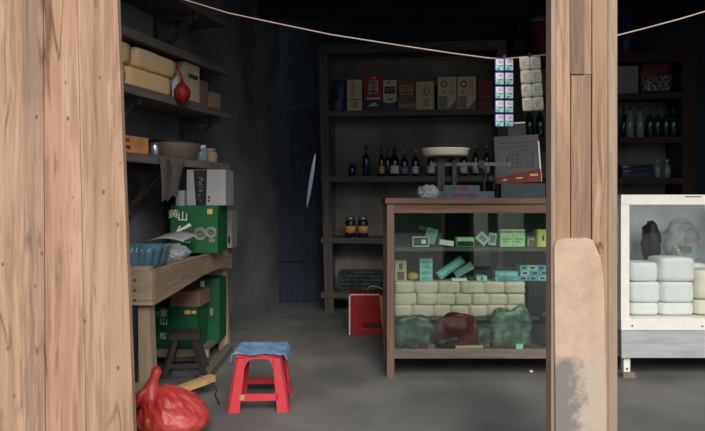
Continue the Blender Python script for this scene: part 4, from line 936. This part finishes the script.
# ------------------------------------------------------------------ white framed cabinet on the right
KX0, KX1 = P(621,0,YC).x, 2.55; KD = .55
t = empty('glass_cabinet', 'white framed glass cabinet on a steel base, right of the post', 'cabinet')
zt_, zg0, zg1 = cz(195), cz(319.5), cz(204.5); zf = cz(330); zs = cz(358)
mb = MB(); mb.bb(KX0, KX0+.052, YC, YC+.04, zf, zt_); link('frame_post', mb, 'white', t, bevel=.003)
mb = MB(); mb.bb(KX1-.05, KX1, YC, YC+.04, zf, zt_); link('frame_post', mb, 'white', t, bevel=.003)
for x in (KX0, KX1-.05): mb = MB(); mb.bb(x, x+.05, YC+KD-.04, YC+KD, zf, zt_); link('frame_post', mb, 'white', t, bevel=.003)
mb = MB(); mb.bb(KX0, KX1, YC-.003, YC+.038, zg1, zt_+.002); link('frame_rail', mb, 'white', t, bevel=.003)
mb = MB(); mb.bb(KX0, KX1, YC-.003, YC+.038, zf, zg0); link('frame_rail', mb, 'white', t, bevel=.003)
for x in (KX0, KX1-.04):
    mb = MB(); mb.bb(x, x+.04, YC+.04, YC+KD-.04, zg1, zt_); mb.bb(x, x+.04, YC+.04, YC+KD-.04, zf, zg0); link('frame_rail', mb, 'white', t, bevel=.003)
mb = MB(); mb.bb(KX0+.045, KX1-.045, YC+.04, YC+KD-.04, zt_-.012, zt_-.006); link('glass_top', mb, 'pane', t)
mb = MB(); mb.bb(KX0+.045, KX1-.045, YC+.015, YC+.02, zg0, zg1); link('glass_pane', mb, 'pane', t)
for x in (KX0+.02, KX1-.025): mb = MB(); mb.bb(x, x+.005, YC+.04, YC+KD-.04, zg0, zg1); link('glass_pane', mb, 'pane', t)
mb = MB(); mb.bb(KX0+.045, KX1-.045, YC+KD-.02, YC+KD-.012, zg0, zg1); link('back_panel', mb, 'grey_panel', t)
mb = MB(); mb.bb(KX0+.01, KX1-.01, YC+.04, YC+KD-.01, zg0-.02, zg0+.004); link('cabinet_floor', mb, 'white', t)
mb = MB(); mb.hexa([(KX0+.006,YC+.004,zs),(KX1-.006,YC+.004,zs),(KX1-.008,YC+KD-.01,zs),(KX0+.008,YC+KD-.01,zs),(KX0+.004,YC+.004,zf-.001),(KX1-.004,YC+.004,zf-.001),(KX1-.004,YC+KD-.004,zf-.001),(KX0+.004,YC+KD-.004,zf-.001)]); link('steel_base', mb, 'steel', t, bevel=.004)
mb = MB(); mb.bb(KX0+.026, KX0+.034, YC+.005,YC+.02,zs,zf-.002); link('base_seam', mb, 'steel_dull', t)
for x, y in ((KX0+.03,YC+.03),(KX1-.07,YC+.03),(KX0+.03,YC+KD-.07),(KX1-.07,YC+KD-.07)):
    mb = MB(); mb.bb(x, x+.04, y, y+.04, .03, zs); l_ = link('leg', mb, 'white', t, bevel=.003)
    mb = MB()
    for z in (.05,.12): mb.box((x+.02, y-.001, z), (.012,.004,.012))
    link('bolt_hole', mb, 'screw', l_)
mb = MB()
for px, py in ((632,325.5),(702,326)): q_ = P(px, py, YC); mb.box((q_.x, YC-.005, q_.z), (.008,.006,.008))
q_ = P(693,196.8,YC); mb.box((q_.x,YC-.003,q_.z),(.10,.002,.006)); link('screw', mb, 'screw', t)
for i, x in enumerate((KX0+.045, KX1-.05)):
    mb = MB(); mb.box((0,0,.015),(.09,.1,.0295),top=.85); tag(link('foot_block', mb, 'stone', bevel=.004, loc=(x, YC+.05, 0), rz=.2), 'grey stone block under the %s front leg of the white cabinet' % ('near post' if i == 0 else 'far'), 'block')
GT = 'white paper packs in the glass cabinet'
rowz = [zg0+.008, zz(303,3.93), zz(282,3.93)]; 
cols = [[(629.5,659.5),(660.5,694.5),(696,728)],[(629.5,661),(662,694.5),(696.5,730)],[(629.5,658.5),(660.5,695.5)]]
tops = [303,281.8,[262.5,257.5]]
place = ['bottom','middle','top']
for r in range(3):
    for c_, (x0, x1) in enumerate(cols[r]):
        ytop = tops[r][c_] if r == 2 else tops[r]
        if c_ == 2: ytop = [300,270][r]
        base = rowz[r] if c_ < 2 else [zg0+.008, zz(300,3.93)+.001][r]
        a, b = P(x0,0,3.93).x, P(x1,0,3.93).x; h = zz(ytop,3.93)-base
        mb = MB(); mb.soft((0,0,h/2), (b-a-.002,.2,h-.001), .1, .025, seed=r*5+c_, cuts=6)
        o = link('paper_pack', mb, 'tissue_b' if c_ == 2 else 'tissue', loc=((a+b)/2, 4.03, base))
        tag(o, 'white paper pack in the %s row of the glass cabinet, %s' % (place[r], ['nearest the post','second from the post','third from the post'][c_]), 'paper pack', GT)
for c_ in range(3):
    mb = MB(); mb.soft((0,0,.15),(.2,.18,.3),.08,.03,seed=20+c_); o = link('paper_pack', mb, 'tissue', loc=(KX0+.18+c_*.23,4.24,zg0+.014)); tag(o, 'large white paper pack behind the front rows in the glass cabinet', 'paper pack', GT)
zb_ = zg0+.335
mb = MB(); mb.blob((0,0,.11),(.06,.055,.15),.2,2.5,9,4,flat=.0,ridge=.2); o = link('plastic_bag', mb, 'blackish', loc=(P(651,0,4.2).x,4.2,zb_)); tag(o, 'dark form standing in for a reflected tree behind the white cabinet packs', 'bag')  # dark blob made in place of a tree reflected in the cabinet glass
o = empty('snack_bag', 'clear bag of green and orange packets on the white packs in cabinet', 'bag', (P(681,0,4.2).x,4.21,zb_))
mb = MB(); mb.blob((0,0,.12),(.12,.07,.15),.2,2.5,12,4,flat=.0,ridge=.2); link('film', mb, 'clear', o)
mb = MB(); mb.soft((-.0,-.02,.07),(.12,.06,.05),.15,.1,2); link('green_packet', mb, 'green', o)
mb = MB(); mb.soft((.05,-.03,.13),(.07,.04,.04),.15,.1,3); link('orange_packet', mb, 'orange', o)
mb = MB(); mb.bar((-.09,-.03,.16),(-.02,-.05,.03),.02,.02); link('pale_stick', mb, 'cream', o)

# ------------------------------------------------------------------ cord with sachets
cord = [P(17,-47,3.22),P(90,-25,3.2),P(150,-10,3.15),P(187,0.5,3.12),P(228,13,3.07),P(270,22,3.02),P(330,34.5,2.95),P(400,45.5,2.86),P(450,53,2.8),P(490,58.3,2.75),P(505,58.8,2.73),P(530,56.5,2.70),P(547,54.5,2.68),P(560,52,2.665)]
cord[0] = Vector((-1.715,3.24,2.31))
cord2 = [P(600,40,2.665),P(617,35.5,2.67),P(650,27,2.67),P(680,19,2.66),P(705,11.5,2.65),P(740,2,2.64),P(800,-18,2.62),P(960,-55,2.58)]
mb = MB(); mb.tube(cord, .0032, 6); mb.tube(cord2, .0034, 6); tag(link('clothesline', mb, 'rope'), 'thin pale cord strung across the shop front at the post', 'cord')
def strip(label, x0, x1, y0, y1, rows, Y, tilt, kind):
    a, b = P(x0,0,Y).x, P(x1,0,Y).x; w = (b-a)/2; hh = (y1-y0)*Y/F/rows; z0 = zz(y0, Y)
    o = empty('hanging_sachet_strip', label, 'sachets', ((a+b)/2, Y, z0)); o.rotation_euler.y = tilt
    for r in range(rows):
        for c_ in range(2):
            x = (c_-.5)*w; z = -hh*(r+.5); mb = MB(); mb.soft((x,0,z),(w*.99,.012,hh*.97),.12,.03,seed=r*2+c_,cuts=3)
            if kind == 0:
                mb.box((x,-.0062,z),(w*.8,.0035,hh*.8),mi=1); mb.box((x-w*.02,-.0075,z-hh*.2),(w*.74,.003,hh*.4),Ry(.15),mi=2); mb.box((x+w*.06,-.0078,z+hh*.2),(w*.5,.003,hh*.26),Ry(-.35),mi=3); mb.box((x+w*.1,-.0088,z-hh*.08),(w*.4,.003,hh*.07),Ry(-.2),mi=0); mb.box((x-w*.12,-.0088,z-hh*.3),(w*.3,.003,hh*.06),Ry(-.2),mi=0)
                mb.box((x-w*.1,-.0085,z+hh*.02),(w*.45,.003,hh*.1),Ry(.5),mi=1)
                link('sachet', mb, ['foil','pr_white','pr_green','pr_pink'], o)
            else:
                for k in range(3): mb.box((x+random.uniform(-.006,.006),-.0068,z+hh*(.22-.2*k)),(w*random.uniform(.25,.5),.0015,.003),mi=1)
                mb.box((x-w*.2,-.0068,z),(w*.08,.0015,hh*.34),mi=1)
                link('sachet', mb, ['sachet_cream','faint'], o)
    mb = MB(); mb.box((0,-.0,.004),(.012,.016,.016)); link('clip', mb, 'blackish', o)
    return o
strip('blue and green foil sachet strip hanging from the cord beside the post', 494.5, 513.5, 58, 127.5, 5, 2.735, 0, 0)
strip('cream sachet strip hanging tilted from the cord next to the post', 519, 540, 56, 111, 4, 2.70, -.07, 1)

# ------------------------------------------------------------------ light and camera
w = bpy.data.worlds.new('overcast sky'); bpy.context.scene.world = w; w.use_nodes = True
bg = w.node_tree.nodes['Background']; bg.inputs[0].default_value = (.86,.94,1.0,1); bg.inputs[1].default_value = .7
sl = bpy.data.lights.new('overcast_sun', 'SUN'); sl.energy = 2.3; sl.angle = math.radians(34); sl.color = (1,.93,.84)
so = bpy.data.objects.new('overcast_sun', sl); C.objects.link(so); so.rotation_euler = (math.radians(55), 0, math.radians(14))
cam = bpy.data.cameras.new('camera'); co = bpy.data.objects.new('camera', cam); C.objects.link(co)
co.location = (0,0,H); co.rotation_euler = (math.pi/2,0,0); cam.sensor_width = 36; cam.lens = F*36/705; cam.shift_y = -15.5/705; cam.clip_start = .05
sc = bpy.context.scene; sc.camera = co
sc.view_settings.view_transform = 'Standard'; sc.view_settings.look = 'None'; sc.view_settings.gamma = 1; sc.view_settings.use_curve_mapping = False
sc.view_settings.exposure = 0.3
sc.cycles.max_bounces = 10; sc.cycles.diffuse_bounces = 6; sc.cycles.transparent_max_bounces = 16; sc.cycles.use_denoising = True
